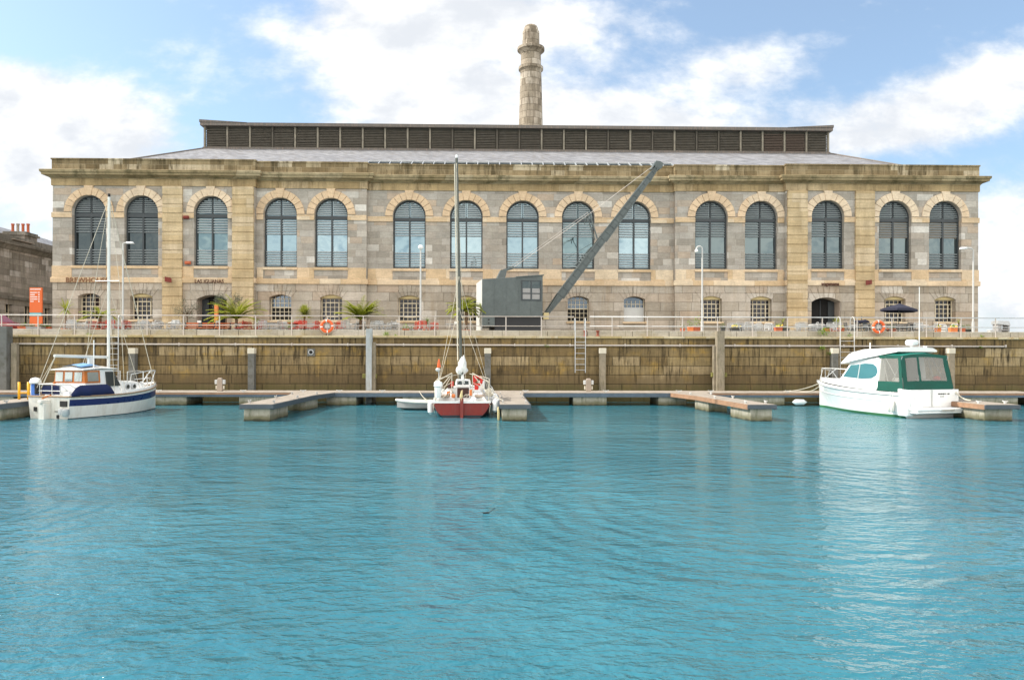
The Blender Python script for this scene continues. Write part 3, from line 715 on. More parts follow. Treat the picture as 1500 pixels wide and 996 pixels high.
for i in range(nbay+1):
    xx = xl+i*sp; dk = i in (3, 11, 13, 14, 18, 20, 22, 23); ps = MB(BO); ps.box(xx-.065, xx+.065, YL0-.07, YL0+.11, LZ0+.08, LZ1-.2); ps.build('lantern_post', M['timber_louvre'] if dk else M['post_pale'], ln)

lt = MB(BO); lt.box(xl-.25, xr+.25, YL0-.3, YL1+.3, LZ1-.2, LZ1+.04); 
for s_ in (0, 1):
    a_ = xl-.3 if s_ == 0 else xr+.3; c_ = a_+(3.6 if s_ == 0 else -3.6)
    lt.add([(a_, YL0-.34, LZ1+.04), (c_, YL0-.34, LZ1+.04), (c_, YL1+.34, LZ1+.04), (a_, YL1+.34, LZ1+.04), (a_, YL0-.34, LZ1+.24), (a_, YL1+.34, LZ1+.24)], [(0, 1, 4), (3, 5, 2), (0, 4, 5, 3), (1, 2, 5, 4)])
lt.build('lead_roof', M['lead'], ln)
# signs on the building
def W2(px, py, Y): p_ = P(px, py, Y); return p_
sg = thing('sign_letters', 'raised bronze capital letters BREWHOUSE on the cream band at the left end of the building', 'sign', tuple(P(96, 413.6, Yp-.13)))
text_mesh('BREWHOUSE', .46, .02, 'letters', M['bronze'], sg, (0, 0, 0), width=2.72)
sg = thing('sign_letters', 'small dark letters LAS IGUANAS over the left doorway', 'sign', tuple(P(285, 414.5, Yp-.13)))
text_mesh('LAS IGUANAS', .34, .02, 'letters', M['bronze_dk'], sg, (0, 0, 0), width=1.85)
sg = thing('sign_letters', 'small dark letters wagamama over the right doorway', 'sign', tuple(P(1203, 418.4, Yp-.13)))
text_mesh('wagamama', .36, .03, 'letters', M['bronze_dk'], sg, (0, 0, 0), width=1.2)
for px, py, lab, d in ((246, 409.5, 'tilted dark red projecting sign on the left banded pilaster', -1), (1273, 413.5, 'tilted dark red projecting sign on the right banded pilaster', 1)):
    p = P(px, py, Yp-.45); s_ = thing('projecting_sign', lab, 'sign', tuple(p))
    b_ = MB(); b_.hexa([(-.3, -.2*d, -.16-.06*d), (.3, .2*d, -.16+.06*d), (.3, .2*d+.04, -.16+.06*d), (-.3, -.2*d+.04, -.16-.06*d), (-.3, -.2*d, .16-.06*d), (.3, .2*d, .16+.06*d-.04), (.3, .2*d+.04, .12+.06*d), (-.3, -.2*d+.04, .16-.06*d)]); b_.build('panel', M['redbrown'], s_)
    b_ = MB(); b_.tube([(.05, 0, .1), (.05, .3, .1)], .02, 6); b_.tube([(.05, 0, -.1), (.05, .3, -.1)], .02, 6); b_.build('bracket', M['frame'], s_)
for px, py, lab in ((272.5, 318.5, 'small dark red box high on the wall beside the left pilaster'), (275, 385, 'small faded red box on the wall low beside the left pilaster')):
    p = P(px, py, Yp-.1); b_ = MB(p); b_.box(p.x-.19, p.x+.19, Yp-.16, Yp+.0, p.z-.1, p.z+.1); b_.box(p.x-.15, p.x+.15, Yp-.2, Yp-.16, p.z-.06, p.z+.06)
    o = b_.build('alarm_box', M['redbrown'] if py < 350 else M['terracotta'], None, bevel=.02); o.location = p; tag(o, lab, 'alarm box')

# ------------------------------------------------------------------ chimney behind
YC = 90.0; cc_ = P(777.5, 186, YC); sC = F/YC
prof_px = [(23, 500), (21, 400), (18.4, 240), (17.6, 186), (15.4, 107), (15.6, 105.5), (17.6, 103.5), (18, 103.4), (18, 99.6), (17.6, 99.4), (14.9, 98.4), (14.6, 81.5), (15, 80), (17.2, 77), (18.8, 75.4), (19.9, 75.2), (19.9, 71.4), (19.5, 71.2), (13.2, 68.5), (12.6, 67.8), (12.4, 47.6), (11.2, 47.2), (10.6, 43), (9.0, 39.6), (7.5, 38.5), (.3, 38.4)]
ch = MB((cc_.x, YC, GZ))
ch.lathe((cc_.x, YC, 0), [(r_/sC, P(777, y_, YC).z) for r_, y_ in prof_px], 24)
o = ch.build('stone_chimney', M['chimney'], None, smooth='auto'); o.location = (cc_.x, YC, GZ)
tag(o, 'tall tapering pale stone chimney with two collars rising behind the warehouse roof', 'chimney')
# ------------------------------------------------------------------ neighbouring old building at the left
WX = -37.3; zt = 10.9
ob = thing('old_stone_building', 'low dark weathered stone building with slate roof and chimney stack at the left edge', 'building', (WX, 55, GZ))
OB = (WX, 55, GZ)
q = MB(OB)
holes = [(c, .42) for c in (57.3, 59.6, 62.2, 64.6, 54.5, 52)]
ys = [44.0]
def yz_wall(mb, X, y0, y1, z0, z1, wins, depth=.4):
    outer = [Vector((y0, z0, 0)), Vector((y1, z0, 0)), Vector((y1, z1, 0)), Vector((y0, z1, 0))]
    hs = [[Vector(p_+(0,)) for p_ in ((c-h_, za), (c+h_, za), (c+h_, zb), (c-h_, zb))] for c, h_, za, zb in wins]
    pts = outer+[p_ for h_ in hs for p_ in h_]
    mb.add([(X, p_.x, p_.y) for p_ in pts], [tuple(t_) for t_ in tessellate_polygon([outer]+hs)])
    for h_ in hs: mb.add([(X, p_.x, p_.y) for p_ in h_]+[(X-depth, p_.x, p_.y) for p_ in h_], [(i, (i+1) % 4, (i+1) % 4+4, i+4) for i in range(4)])
wins = [(c, h_, 5.0, 6.35) for c, h_ in holes]
yz_wall(q, WX, 44, 75, GZ-.2, zt, wins)
q.add([(WX, 44, GZ-.2), (WX-11, 44, GZ-.2), (WX-11, 44, zt), (WX, 44, zt)], [(0, 1, 2, 3)]); q.add([(WX-11, 44, GZ-.2), (WX-11, 75, GZ-.2), (WX-11, 75, zt), (WX-11, 44, zt)], [(0, 1, 2, 3)])
q.add([(WX, 75, GZ-.2), (WX-11, 75, GZ-.2), (WX-11, 75, zt), (WX, 75, zt)], [(0, 1, 2, 3)])
q.build('wall', M['old'], ob, recalc=False)
q = MB(OB); q.prismx([], 0, 0) if False else None
def prof_y(mb, prof, y0, y1):  # profile in (x, z) extruded along y
    mb.prism([(WX+a, c) for a, c in prof], y0, y1)
prof_y(q, [(-.3, zt-.35), (.08, zt-.35), (.3, zt-.1), (.55, zt), (.58, zt+.22), (.1, zt+.3), (.05, zt+.75), (-.35, zt+.75)], 43.8, 75); q.build('cornice', M['old_cornice'], ob)
q = MB(OB); q.box(WX-.1, WX+.12, 43.9, 75, 6.75, 6.98); q.box(WX-.1, WX+.07, 43.9, 75, 4.4, 4.55); q.build('string_course', M['old_cornice'], ob)
q = MB(OB); q.add([(WX-.35, 44, zt+.5), (WX-.35, 75, zt+.5), (WX-5.5, 71, zt+2.6), (WX-5.5, 48, zt+2.6), (WX-11, 44, zt+.5), (WX-11, 75, zt+.5)], [(0, 1, 2, 3), (4, 3, 2, 5), (0, 3, 4), (1, 5, 2)]); q.build('roof', M['slate'], ob, recalc=False)
for c, h_ in holes:
    f_ = MB(OB); f_.box(WX-.3, WX-.24, c-h_, c-h_+.07, 5.0, 6.35); f_.box(WX-.3, WX-.24, c+h_-.07, c+h_, 5, 6.35); f_.box(WX-.3, WX-.24, c-.03, c+.03, 5, 6.35); f_.box(WX-.3, WX-.24, c-h_+.07, c+h_-.07, 5.65, 5.7)
    wo_ = f_.build('window', M['cream_paint'], ob); f_ = MB(OB); f_.box(WX-.36, WX-.31, c-h_, c+h_, 5, 6.35); f_.build('glass', M['glass_low'], wo_)
cs = P(30, 360, 61)
q = MB(OB); q.box(cs.x-.85, cs.x+.85, 60.2, 61.8, zt+.4, P(30, 347, 61).z); zc_ = P(30, 347, 61).z
st = q.build('chimney_stack', M['old'], ob); q = MB(OB); q.box(cs.x-1.0, cs.x+1.0, 60.05, 61.95, zc_+.003, zc_+.16); q.box(cs.x-.9, cs.x+.9, 60.15, 61.85, zc_+.16, zc_+.3); q.build('stack_cap', M['old_cornice'], st)
for i in range(4):
    q = MB(OB); q.lathe((cs.x-.62+i*.41, 61, zc_+.3), [(.13, 0), (.13, .08), (.105, .1), (.1, .62), (.13, .66), (.13, .76), (.09, .76)], 12); q.build('chimney_pot', M['terracotta'] if i != 1 else M['jamb'], ob, smooth='auto')
q = MB(OB); sk_ = P(10, 362, 58); q.box(sk_.x-1.6, sk_.x+.9, 57.5, 60, zt+.5, P(10, 352, 58).z); q.build('roof_hatch', M['jamb'], ob)

# ------------------------------------------------------------------ railing with posts, wall furniture
RY = 40.3
rl = thing('quay_railing', 'long pale two-bar railing along the quay edge', 'railing', (0, RY, GZ))
tz, mz = 4.64, 4.12
def rails(xa, xb, mt, nm='rail_bar'):
    q = MB((0, RY, GZ)); q.tube([(xa, RY, tz), (xb, RY, tz)], .027, 8); q.tube([(xa, RY, mz), (xb, RY, mz)], .02, 8); q.build(nm, mt, rl, smooth='auto')
L1, L2 = PX(841, RY), PX(864, RY)
rails(-45, L1, M['rail']); rails(L2, 45, M['galv'], 'grey_rail_bar')
xs = []
a_ = PX(22, RY)-2*12
while a_ < 46:
    xs.append(a_); a_ += 52/26.8
pm = None
for i, xx in enumerate(xs):
    if L1+.05 < xx < L2-.05: continue
    if pm is None:
        q = MB((0, 0, 0)); q.box(-.028, .028, -.012, .012, -.1, tz-GZ); q.box(-.07, .07, -.05, .05, -.06, -.04); pm = q.build('post', M['rail'], rl)
        pm.location = (xx, 0, 0)
    else:
        o = dup(pm, rl, (xx, 0, 0))
        if xx > L2: 
            if 'g' not in M: M['g'] = 1
def lifebuoy(px, py, lab):
    p = P(px, py, RY-.12); t_ = thing('lifebuoy', lab, 'lifebuoy', tuple(p), group='orange lifebuoys hung on the quay railing')
    b_ = MB(); b_.torus((0, 0, 0), .29, .075, 32, 10, 'y', lambda f: 1 if min(abs(((f*4+.5) % 1)-.5), 1) < .06 else 0); b_.build('ring', [M['orange'], M['white']], t_, smooth=True)
    b_ = MB(); b_.torus((0, .0, 0), .385, .012, 32, 6, 'y'); b_.build('grab_rope', M['rope'], t_, smooth=True)
    b_ = MB(); b_.box(-.1, .12, .02, .05, -.08, .1); b_.tube([(0, .03, -.35), (0, .03, .4)], .02, 6); b_.build('holder', M['white_metal'], t_)
lifebuoy(479, 478, 'orange lifebuoy on the quay railing left of the centre, near the palms')
lifebuoy(1287, 479, 'orange lifebuoy on the quay railing below the small navy umbrella')
# lamp posts
def lamp(px, ytop, style, lab, Yl=42.2):
    p = P(px, 480, Yl); zt_ = P(px, ytop, Yl).z
    t_ = thing('lamp_post', lab, 'lamp post', (p.x, Yl, GZ), group='slender pale lamp posts on the terrace')
    H_ = zt_-GZ
    b_ = MB(); b_.tube([(0, 0, 0), (0, 0, .9)], .08, 10); b_.tube([(0, 0, .9), (0, 0, H_-.25)], .055, 10, .042)
    if style == 'hookl': b_.tube([(0, 0, H_-.26)]+[(-.17+.17*math.cos(a), 0, H_-.17+.17*math.sin(a)) for a in [math.pi*k/8 for k in range(9)]], .045, 8)
    elif style == 'arml': b_.tube([(0, 0, H_-.26), (0, 0, H_-.1), (-.12, 0, H_), (-.5, 0, H_+.03)], .04, 8)
    elif style == 'armr': b_.tube([(0, 0, H_-.26), (0, 0, H_-.05), (.1, 0, H_), (.3, 0, H_)], .04, 8)
    b_.build('pole', M['white_metal'], t_, smooth='auto')
    b_ = MB()
    if style == 'hookl': b_.lathe((-.34, 0, H_-.32), [(.09, 0), (.1, .08), (.05, .15)], 10)
    elif style == 'arml': b_.hexa([(-.8, -.09, H_-.06), (-.4, -.09, H_-.03), (-.4, .09, H_-.03), (-.8, .09, H_-.06), (-.75, -.06, H_+.05), (-.4, -.06, H_+.07), (-.4, .06, H_+.07), (-.75, .06, H_+.05)])
    elif style == 'armr': b_.hexa([(.2, -.09, H_-.04), (.62, -.09, H_-.04), (.62, .09, H_-.04), (.2, .09, H_-.04), (.2, -.06, H_+.06), (.55, -.06, H_+.06), (.55, .06, H_+.06), (.2, .06, H_+.06)])
    else: b_.sphere((0, 0, H_-.13), .15, .9)
    b_.build('lamp_head', M['white'], t_, smooth='auto')
lamp(180, 356, 'armr', 'slender pale lamp post behind the mast of the small white motor sailer')
lamp(616, 359, 'ball', 'slender pale lamp post with round head between the first and second central arches')
lamp(1028.5, 361, 'hookl', 'slender pale lamp post with hooked head beside the orange planters')
lamp(1425.5, 364, 'arml', 'slender pale lamp post with flat arm at the right corner of the warehouse')
# ladders
def ladder(px, w_px, ytop, ybot, lab, mt, hoops=True, Yl=39.82):
    p0 = P(px, ybot, Yl); w_ = w_px/27; zt_ = P(px, ytop, Yl).z
    t_ = thing('wall_ladder', lab, 'ladder', (p0.x, Yl, p0.z), group='ladders on the quay wall')
    H_ = zt_-p0.z; top = 3.6-p0.z
    for s_ in (-1, 1):
        b_ = MB()
        if hoops: b_.tube([(s_*w_/2, 0, 0), (s_*w_/2, 0, H_-.15), (s_*w_/2, .08, H_-.03), (s_*w_/2, .22, H_), (s_*w_/2, .4, H_-.08), (s_*w_/2, .47, H_-.25), (s_*w_/2, .47, top+.3)], .026, 8)
        else: b_.tube([(s_*w_/2, 0, 0), (s_*w_/2, 0, H_)], .024, 8)
        b_.build('side_rail', mt, t_, smooth='auto')
    b_ = MB(); k = 0
    while k*.3+.15 < top: b_.tube([(-w_/2, 0, .15+k*.3), (w_/2, 0, .15+k*.3)], .016, 6); k += 1
    b_.build('rungs', mt, t_)
ladder(850, 15, 466, 546, 'galvanised ladder with white hoops on the quay wall right of the crane', M['galv'])
ladder(1241, 21, 464, 560, 'white hooped ladder on the quay wall behind the white motor cruiser', M['white_metal'])
ladder(166, 14, 462, 572, 'grey ladder on the quay wall behind the mast of the motor sailer', M['galv'])
# piles
def pile(px, wpx, ytop, Yl, mt, name, lab, cap=None, timber=None, bracket=None, zb=-1.5):
    p = P(px, ytop, Yl); w_ = wpx*Yl/F
    t_ = thing(name, lab, 'pile', (p.x, Yl, 0), group='piles standing along the quay wall')
    b_ = MB()
    if name == 'steel_pile':
        b_.box(-w_/2, w_/2, -w_/2, -w_/2+.03, zb, p.z); b_.box(-w_/2, w_/2, w_/2-.03, w_/2, zb, p.z); b_.box(-.04, .04, -w_/2+.03, w_/2-.03, zb, p.z)
    else: b_.box(-w_/2, w_/2, -w_/2, w_/2, zb, p.z-(.3 if cap else 0))
    b_.build('shaft', mt, t_, bevel=.01)
    if cap: b_ = MB(); b_.box(-w_/2-.02, w_/2+.02, -w_/2-.02, w_/2+.02, p.z-.298, p.z); b_.build('cap', M['cap'], t_, bevel=.02)
    if timber: b_ = MB(); b_.box(timber[0], timber[1], .0, .25, 0, timber[2]); b_.build('timber_backing', M['pile_wood'], t_, bevel=.02)
    if bracket: b_ = MB(); z_ = P(px, bracket, Yl).z; b_.box(-w_/2-.22, w_/2+.22, .05, .3, z_-.12, z_+.12); b_.build('cross_beam', M['slime'], t_, bevel=.02)
pile(541, 8.5, 482, 39.4, M['pile'], 'steel_pile', 'tall pale grey steel pile with mossy foot left of the red yacht', None, (.1, .33, 3.2), 551)
pile(1054.5, 11, 485, 39.4, M['pile_wood'], 'mooring_pile', 'tall brown weathered pile beside the right finger pontoon', None, (-.34, -.16, 3.05), 549)
pile(7, 14, 478, 39.2, M['pile_dark'], 'mooring_pile', 'thick tall dark pile at the left edge of the picture', None, (.3, .6, 3.1), 549)
for px, lab, mt in ((195, 'short pale-capped fender pile behind the bow of the motor sailer', 'pile_dark'), (369, 'short dark fender pile with pale cap behind the left finger pontoon', 'pile_dark'), (714.5, 'short dark fender pile with pale cap right of the red yacht', 'pile_dark'),
                (882.5, 'short grey fender pile right of the galvanised ladder', 'pile_wood'), (1222, 'short fender pile with pale cap behind the cruiser windscreen', 'pile_dark'), (1392, 'short fender pile whose pale cap shows over the green canopy', 'pile_wood')):
    pile(px, 9, 510, 39.75, M[mt], 'fender_pile', lab, True)

# ------------------------------------------------------------------ pontoons
PF, PB, DZ = 37.0, 39.2, .65
wk = thing('walkway_pontoon', 'long floating walkway running along the foot of the quay wall', 'pontoon', (0, PF, 0))
def deckboards(b_, xa, xb, ya, yb, z, along='y'):
    b_.box(xa, xb, ya, yb, z-.05, z)
q = MB((0, PF, 0)); xx = -28
while xx < 28: q.box(xx, xx+.144, PF, PB, DZ-.05, DZ+random.uniform(-.003, .003)); xx += .15
q.build('deck', M['decking'], wk)
q = MB((0, PF, 0)); q.box(-28, 28, PF-.06, PF-.001, DZ-.22, DZ-.03); q.box(-28, 28, PB+.001, PB+.05, DZ-.25, DZ-.03); q.build('fascia', M['steel_blue'], wk)
q = MB((0, PF, 0)); 
for xa_, xb_ in ((-28, PX(75, PF)), (PX(215, PF), PX(478, PF)), (PX(1040, PF), 28)): q.box(xa_, xb_, PF-.09, PF-.061, DZ-.11, DZ-.02)
q.build('timber_fender', M['fascia_brown'], wk)
for a, b_ in ((-100, 20), (60, 130), (150, 273), (350, 402), (478, 522), (590, 640), (690, 726), (840, 889), (965, 1006), (1075, 1150), (1250, 1330), (1387, 1492), (1530, 1600)):
    q = MB((0, PF, 0)); q.box(PX(a, PF), PX(b_, PF), PF+.02, PB-.1, -.3, DZ-.06); q.build('float', M['concrete'], wk, bevel=.03)
def cleat(parent, x, y, z, rz=0):
    b_ = MB(); b_.box(-.05, .05, -.03, .03, 0, .07); b_.tube([(-.15, 0, .1), (-.08, 0, .08), (.08, 0, .08), (.15, 0, .1)], .022, 6)
    o = b_.build('cleat', M['white_metal'], parent, smooth='auto'); o.location = (x, y, z); o.rotation_euler = (0, 0, rz); return o
for px in (232, 356, 444, 497, 560, 770, 888, 995, 1042, 1155): cleat(wk, PX(px, 37.2), .25, DZ)
def finger(lab, fl, fr_, nl, nr, depth, floats, brown=False, Yn=28.1):
    """fl/fr: far left/right x at PF; nl/nr: near left/right x at Yn"""
    t_ = thing('finger_pontoon', lab, 'pontoon', (nl, Yn, 0), group='finger pontoons reaching into the harbour')
    o_ = (nl, Yn, 0); far = PF-.1
    def xat(y, s_):
        k = (y-Yn)/(far-Yn); sp = max(0, (k-.72)/.28)
        l_ = nl+(fl-nl)*k; r_ = nr+(fr_-nr)*k
        w0 = nr-nl
        mid = nl+(nr-nl)/2+((fl+fr_)/2-(nl+nr)/2)*k
        hw_ = w0/2+((fr_-fl)/2-w0/2)*sp
        return mid-hw_ if s_ < 0 else mid+hw_
    b_ = MB(o_); y = Yn
    while y < far-.1:
        y2 = y+.144; b_.hexa([(xat(y, -1), y, DZ-.05), (xat(y, 1), y, DZ-.05), (xat(y2, 1), y2, DZ-.05), (xat(y2, -1), y2, DZ-.05), (xat(y, -1), y, DZ), (xat(y, 1), y, DZ), (xat(y2, 1), y2, DZ), (xat(y2, -1), y2, DZ)]); y += .15
    b_.build('deck', M['decking'], t_)
    for s_, mt in ((-1, 'fascia_brown' if brown else 'fascia'), (1, 'fascia')):
        b_ = MB(o_); N_ = 10
        for i in range(N_):
            ya, yb = Yn+(far-Yn)*i/N_, Yn+(far-Yn)*(i+1)/N_
            xa, xb = xat(ya, s_)+s_*.002, xat(yb, s_)+s_*.002
            b_.hexa([(xa, ya, DZ-.2), (xa+s_*.05, ya, DZ-.2), (xb+s_*.05, yb, DZ-.2), (xb, yb, DZ-.2), (xa, ya, DZ-.015), (xa+s_*.05, ya, DZ-.015), (xb+s_*.05, yb, DZ-.015), (xb, yb, DZ-.015)])
        b_.build('side_beam', M[mt], t_)
    b_ = MB(o_); b_.box(nl-.05, nr+.05, Yn-.05, Yn-.001, DZ-.17, DZ-.015); b_.build('end_beam', M['fascia'], t_)
    for ya, yb in floats:
        b_ = MB(o_); b_.hexa([(xat(ya, -1)+.08, ya, -.35), (xat(ya, 1)-.1, ya, -.35), (xat(yb, 1)-.1, yb, -.35), (xat(yb, -1)+.08, yb, -.35), (xat(ya, -1)+.08, ya, DZ-.06), (xat(ya, 1)-.1, ya, DZ-.06), (xat(yb, 1)-.1, yb, DZ-.06), (xat(yb, -1)+.08, yb, DZ-.06)]); b_.build('float', M['concrete'], t_, bevel=.03)
    for y in (Yn+.6, Yn+4, Yn+7):
        for s_ in (-1, 1): cleat(t_, xat(y, s_)-s_*.12-nl, y-Yn, DZ, R(90))
    return t_
FL = [(28.15, 30.6), (33.4, 35.2)]
DECKZ = DZ
finger('finger pontoon with pale deck slanting in from the left, near the outfall pipe', -10.05, -8.05, -9.62, -8.45, 0, FL)
ft = finger('middle finger pontoon seen end-on, moored beside the red yacht', 0.0, 1.4, .17, 1.3, 0, [(28.15, 30.4), (33.4, 35.2)])
finger('finger pontoon with brown timber edge, left of the white motor cruiser', 8.85, 10.6, 9.72, 10.75, 0, [(28.15, 30.2), (32.8, 34.6)], True)
finger('finger pontoon at the right edge of the picture behind the cruiser', 18.7, 20.6, 18.95, 20.25, 0, [(28.3, 30.3), (33.4, 35.2)], True)
finger('finger pontoon at the left edge of the picture beside the motor sailer', -20.9, -18.6, -19.9, -18.62, 0, [(28.4, 31.5), (33.4, 35.2)])
def pedestal(px, lab):
    p = P(px, 574, 38.2); t_ = thing('service_pedestal', lab, 'service pedestal', (p.x, 38.2, DZ), group='service pedestals on the walkway pontoon')
    b_ = MB(); b_.box(-.13, .13, -.1, .1, 0, .62); b_.hexa([(-.13, -.1, .62), (.13, -.1, .62), (.13, .1, .62), (-.13, .1, .62), (-.08, -.07, .68), (.08, -.07, .68), (.08, .07, .68), (-.08, .07, .68)]); b_.build('column', M['jamb'], t_, bevel=.02)
    for s_ in (-1, 1):
        b_ = MB(); b_.box(s_*.135, s_*.26, -.07, .07, .36, .58); b_.build('socket_box', M['gel_grey'], t_, bevel=.02)
        b_ = MB(); b_.box(s_*.15, s_*.22, -.05, .05, .1, .28); b_.build('tap', M['cap'], t_, bevel=.015)
pedestal(322.5, 'grey service pedestal on the walkway right of the motor sailer'); pedestal(862, 'grey service pedestal on the walkway below the galvanised ladder')
# yellow boarding frame on pontoon, fenders, dinghy
p = P(21, 590, 30.6); yf = thing('yellow_frame', 'bright yellow tubular handrail frame on the pontoon behind the motor sailer stern', 'handrail', (p.x, 30.9, DZ))
b_ = MB()
for a in (0, .38): b_.tube([(a, 0, 0), (a, 0, .72)], .05, 8)
b_.build('uprights', M['yellow'], yf, smooth='auto'); b_ = MB(); b_.tube([(.05, 0, .28), (.33, 0, .28)], .03, 8); b_.build('crossbar', M['yellow'], yf)
def fender(name, p, L_, r_, lab, mt, rot=(0, 0, 0)):
    b_ = MB(); b_.lathe((0, 0, 0), [(.02, -L_/2-r_*.5), (r_*.5, -L_/2-r_*.2), (r_, -L_/2+r_*.5), (r_, L_/2-r_*.5), (r_*.5, L_/2+r_*.2), (.03, L_/2+r_*.6)], 12)
    o = b_.build(name, mt, None, smooth='auto'); o.location = p; o.rotation_euler = rot; return tag(o, lab, 'fender')
p = P(1207/1, 590, 36.5); fender('fender', (P(1165/1, 590, 36.6).x+.25, 36.7, .2), .55, .14, 'pale cylindrical fender lying along the walkway left of the cruiser bow', M['gel'], (0, R(90), 0))
for px in (1175,): pass
p = P(597, 590, 34.0)
dg = thing('dinghy', 'small flat white dinghy afloat left of the red yacht', 'dinghy', (P(615, 592, 34.2).x, 34.2, 0), R(90))
b_ = MB(); rings = []
for yy, hw_, zb_ in ((-1.0, .45, -.02), (-.5, .52, -.05), (.2, .5, -.05), (.7, .32, 0), (1.05, .03, .12)): rings.append([(-hw_, yy, .34+max(0, yy)*.08), (-hw_*.85, yy, .1), (0, yy, zb_), (hw_*.85, yy, .1), (hw_, yy, .34+max(0, yy)*.08)])
b_.loft(rings, caps=True); b_.build('hull', M['grey_pot'], dg, smooth='auto')
b_ = MB(); b_.tube([(-.45, -1, .36), (-.52, -.5, .36), (-.5, .2, .38), (-.3, .75, .42), (0, 1.08, .45), (.3, .75, .42), (.5, .2, .38), (.52, -.5, .36), (.45, -1, .36), (-.45, -1, .36)], .06, 8); b_.build('gunwale', M['gel_dirty'], dg, smooth='auto')
b_ = MB(); b_.box(-.48, .48, -.2, .1, .3, .34); b_.build('thwart', M['gel'], dg)

# ------------------------------------------------------------------ crane
CY = 43.6; c0 = P(795, 478, CY)
cr = thing('dock_crane', 'grey preserved dock crane with windowed cab and long slanting jib in front of the arches', 'crane', (c0.x, CY, GZ), R(8.5))
S_ = CY/F; cw = 88.5*S_/math.cos(R(8.5)); zz = lambda py: P(795, py, CY).z-GZ
zb, ztR, ztL = zz(463.5), zz(403.5), zz(410.5)
b_ = MB(); b_.prism([(-cw, zb), (0, zb), (0, ztR), (-.45*cw, zz(407)), (-cw, ztL)], .01, 2.7); cab = b_.build('cab', M['crane'], cr, bevel=.02)
for k_ in range(1, 5):
    b_ = MB(); xx_ = -cw+cw*k_/5; b_.box(xx_-.02, xx_+.02, -.004, .008, zb+.02, (zz(441.5) if k_ > 3 else ztL-.03)); b_.build('seam_strip', M['crane'], cr)
b_ = MB(); b_.box(-cw+.01, -.01, -.018, .007, zb+.005, zb+.09); b_.hexa([(-.45*cw, -.06, zz(407)-.01), (.06, -.06, ztR-.01), (.06, 2.76, ztR-.01), (-.45*cw, 2.76, zz(407)-.01), (-.45*cw, -.06, zz(407)+.04), (.06, -.06, ztR+.05), (.06, 2.76, ztR+.05), (-.45*cw, 2.76, zz(407)+.04)]); b_.build('roof_edge', M['crane'], cr)
b_ = MB(); b_.box(-cw-.02, -cw-.003, .02, 2.68, zz(484), ztL-.02); b_.build('end_plate', M['gel_grey'], cr); b_ = MB(); b_.box(-cw, -cw+.74, .03, 2.65, zz(479), zb-.003); b_.build('lower_box', M['crane'], cr)
b_ = MB(); b_.box(-cw+.35, -cw+.43, -.0, .028, zz(475), zz(473)); b_.box(-cw+.35, -cw+.43, -.0, .028, zz(470), zz(468)); b_.build('bolts', M['crane_dk'], cr)
b_ = MB(); wa, wb_ = -32*S_, -2.5*S_; za, zb2 = zz(440.5), zz(411)
b_.box(wa, wb_, -.004, .006, za, zb2); gz = b_.build('cab_window_glass', M['glass_dk'], cr)
b_ = MB()
for x_ in (wa, (wa+wb_)/2-.04, wb_-.07): b_.box(x_, x_+.07, -.035, -.005, za, zb2)
for z_ in (za, za+.33*(zb2-za), zb2-.07): b_.box(wa+.072, wb_-.072, -.03, -.006, z_, z_+.05)
cwf = b_.build('cab_window_frame', M['frame'], cr)
b_ = MB(); b_.box(wa+.08, (wa+wb_)/2-.05, -.0045, -.0042, za+.08, za+.6*(zb2-za)); b_.box((wa+wb_)/2+.05, wb_-.08, -.0045, -.0042, za+.08, za+.6*(zb2-za)); b_.build('window_blind', M['grey_pot'], cwf) 
b_ = MB(); b_.box(-cw+.76, -.02, .15, 2.5, zz(486), zb-.004); b_.box(-cw+.3, .1, .4, 2.2, .0, zz(484)); b_.build('undercarriage', M['crane_dk'], cr)
b_ = MB(); b_.box(-cw-.7, .5, -.1, 2.9, -.05, .14); b_.build('base_slab', M['coping'], cr)
# jib
def loc_from(px, py, dy=1.3):
    """a point in the crane's own vertical plane"""
    mw = Matrix.Translation((c0.x, CY, GZ)) @ Matrix.Rotation(R(8.5), 4, 'Z'); inv = mw.inverted()
    # intersect the line of sight with local plane y = dy
    a = inv @ Vector((0, 0, CAMZ)); e = inv @ P(px, py, CY)
    d = e-a; t_ = (dy-a.y)/d.y
    return a+d*t_
jb0, jb1 = loc_from(799, 461), loc_from(962, 245)
d = (jb1-jb0); L_ = d.length; ax = d.normalized(); up_ = ax.cross(Vector((0, 1, 0))).normalized()
b_ = MB()
for yo in (-.28, .28):
    ws = [(0, .10), (.12, .2), (.5, .21), (.9, .16), (1, .1)]
    fl_ = 1
    for (ta, wa_), (tb, wb__) in zip(ws, ws[1:]):
        k0, k1 = 1-.5*ta, 1-.5*tb
        pts = []
        for s_, k_, w_ in ((ta, k0, wa_), (tb, k1, wb__)):
            c_ = jb0+ax*L_*s_+Vector((0, yo*k_, 0))
            pts.append([c_+up_*w_-Vector((0, .05, 0)), c_-up_*w_-Vector((0, .05, 0)), c_-up_*w_+Vector((0, .05, 0)), c_+up_*w_+Vector((0, .05, 0))])
        b_.hexa(pts[0]+pts[1])
for i in range(1, 18):
    k_ = 1-.5*i/18; c_ = jb0+ax*L_*i/18; b_.bar(c_+Vector((0, -.28*k_, 0))-up_*.1, c_+Vector((0, .28*(1-.5*(i+1)/18), 0))+ax*L_/18*.9-up_*.1, .05, .05)
    b_.bar(c_+Vector((0, -.28*k_, 0))+up_*.12, c_+Vector((0, .28*k_, 0))+up_*.12, .06, .05)
jbo = b_.build('jib', M['crane'], cr)
b_ = MB()
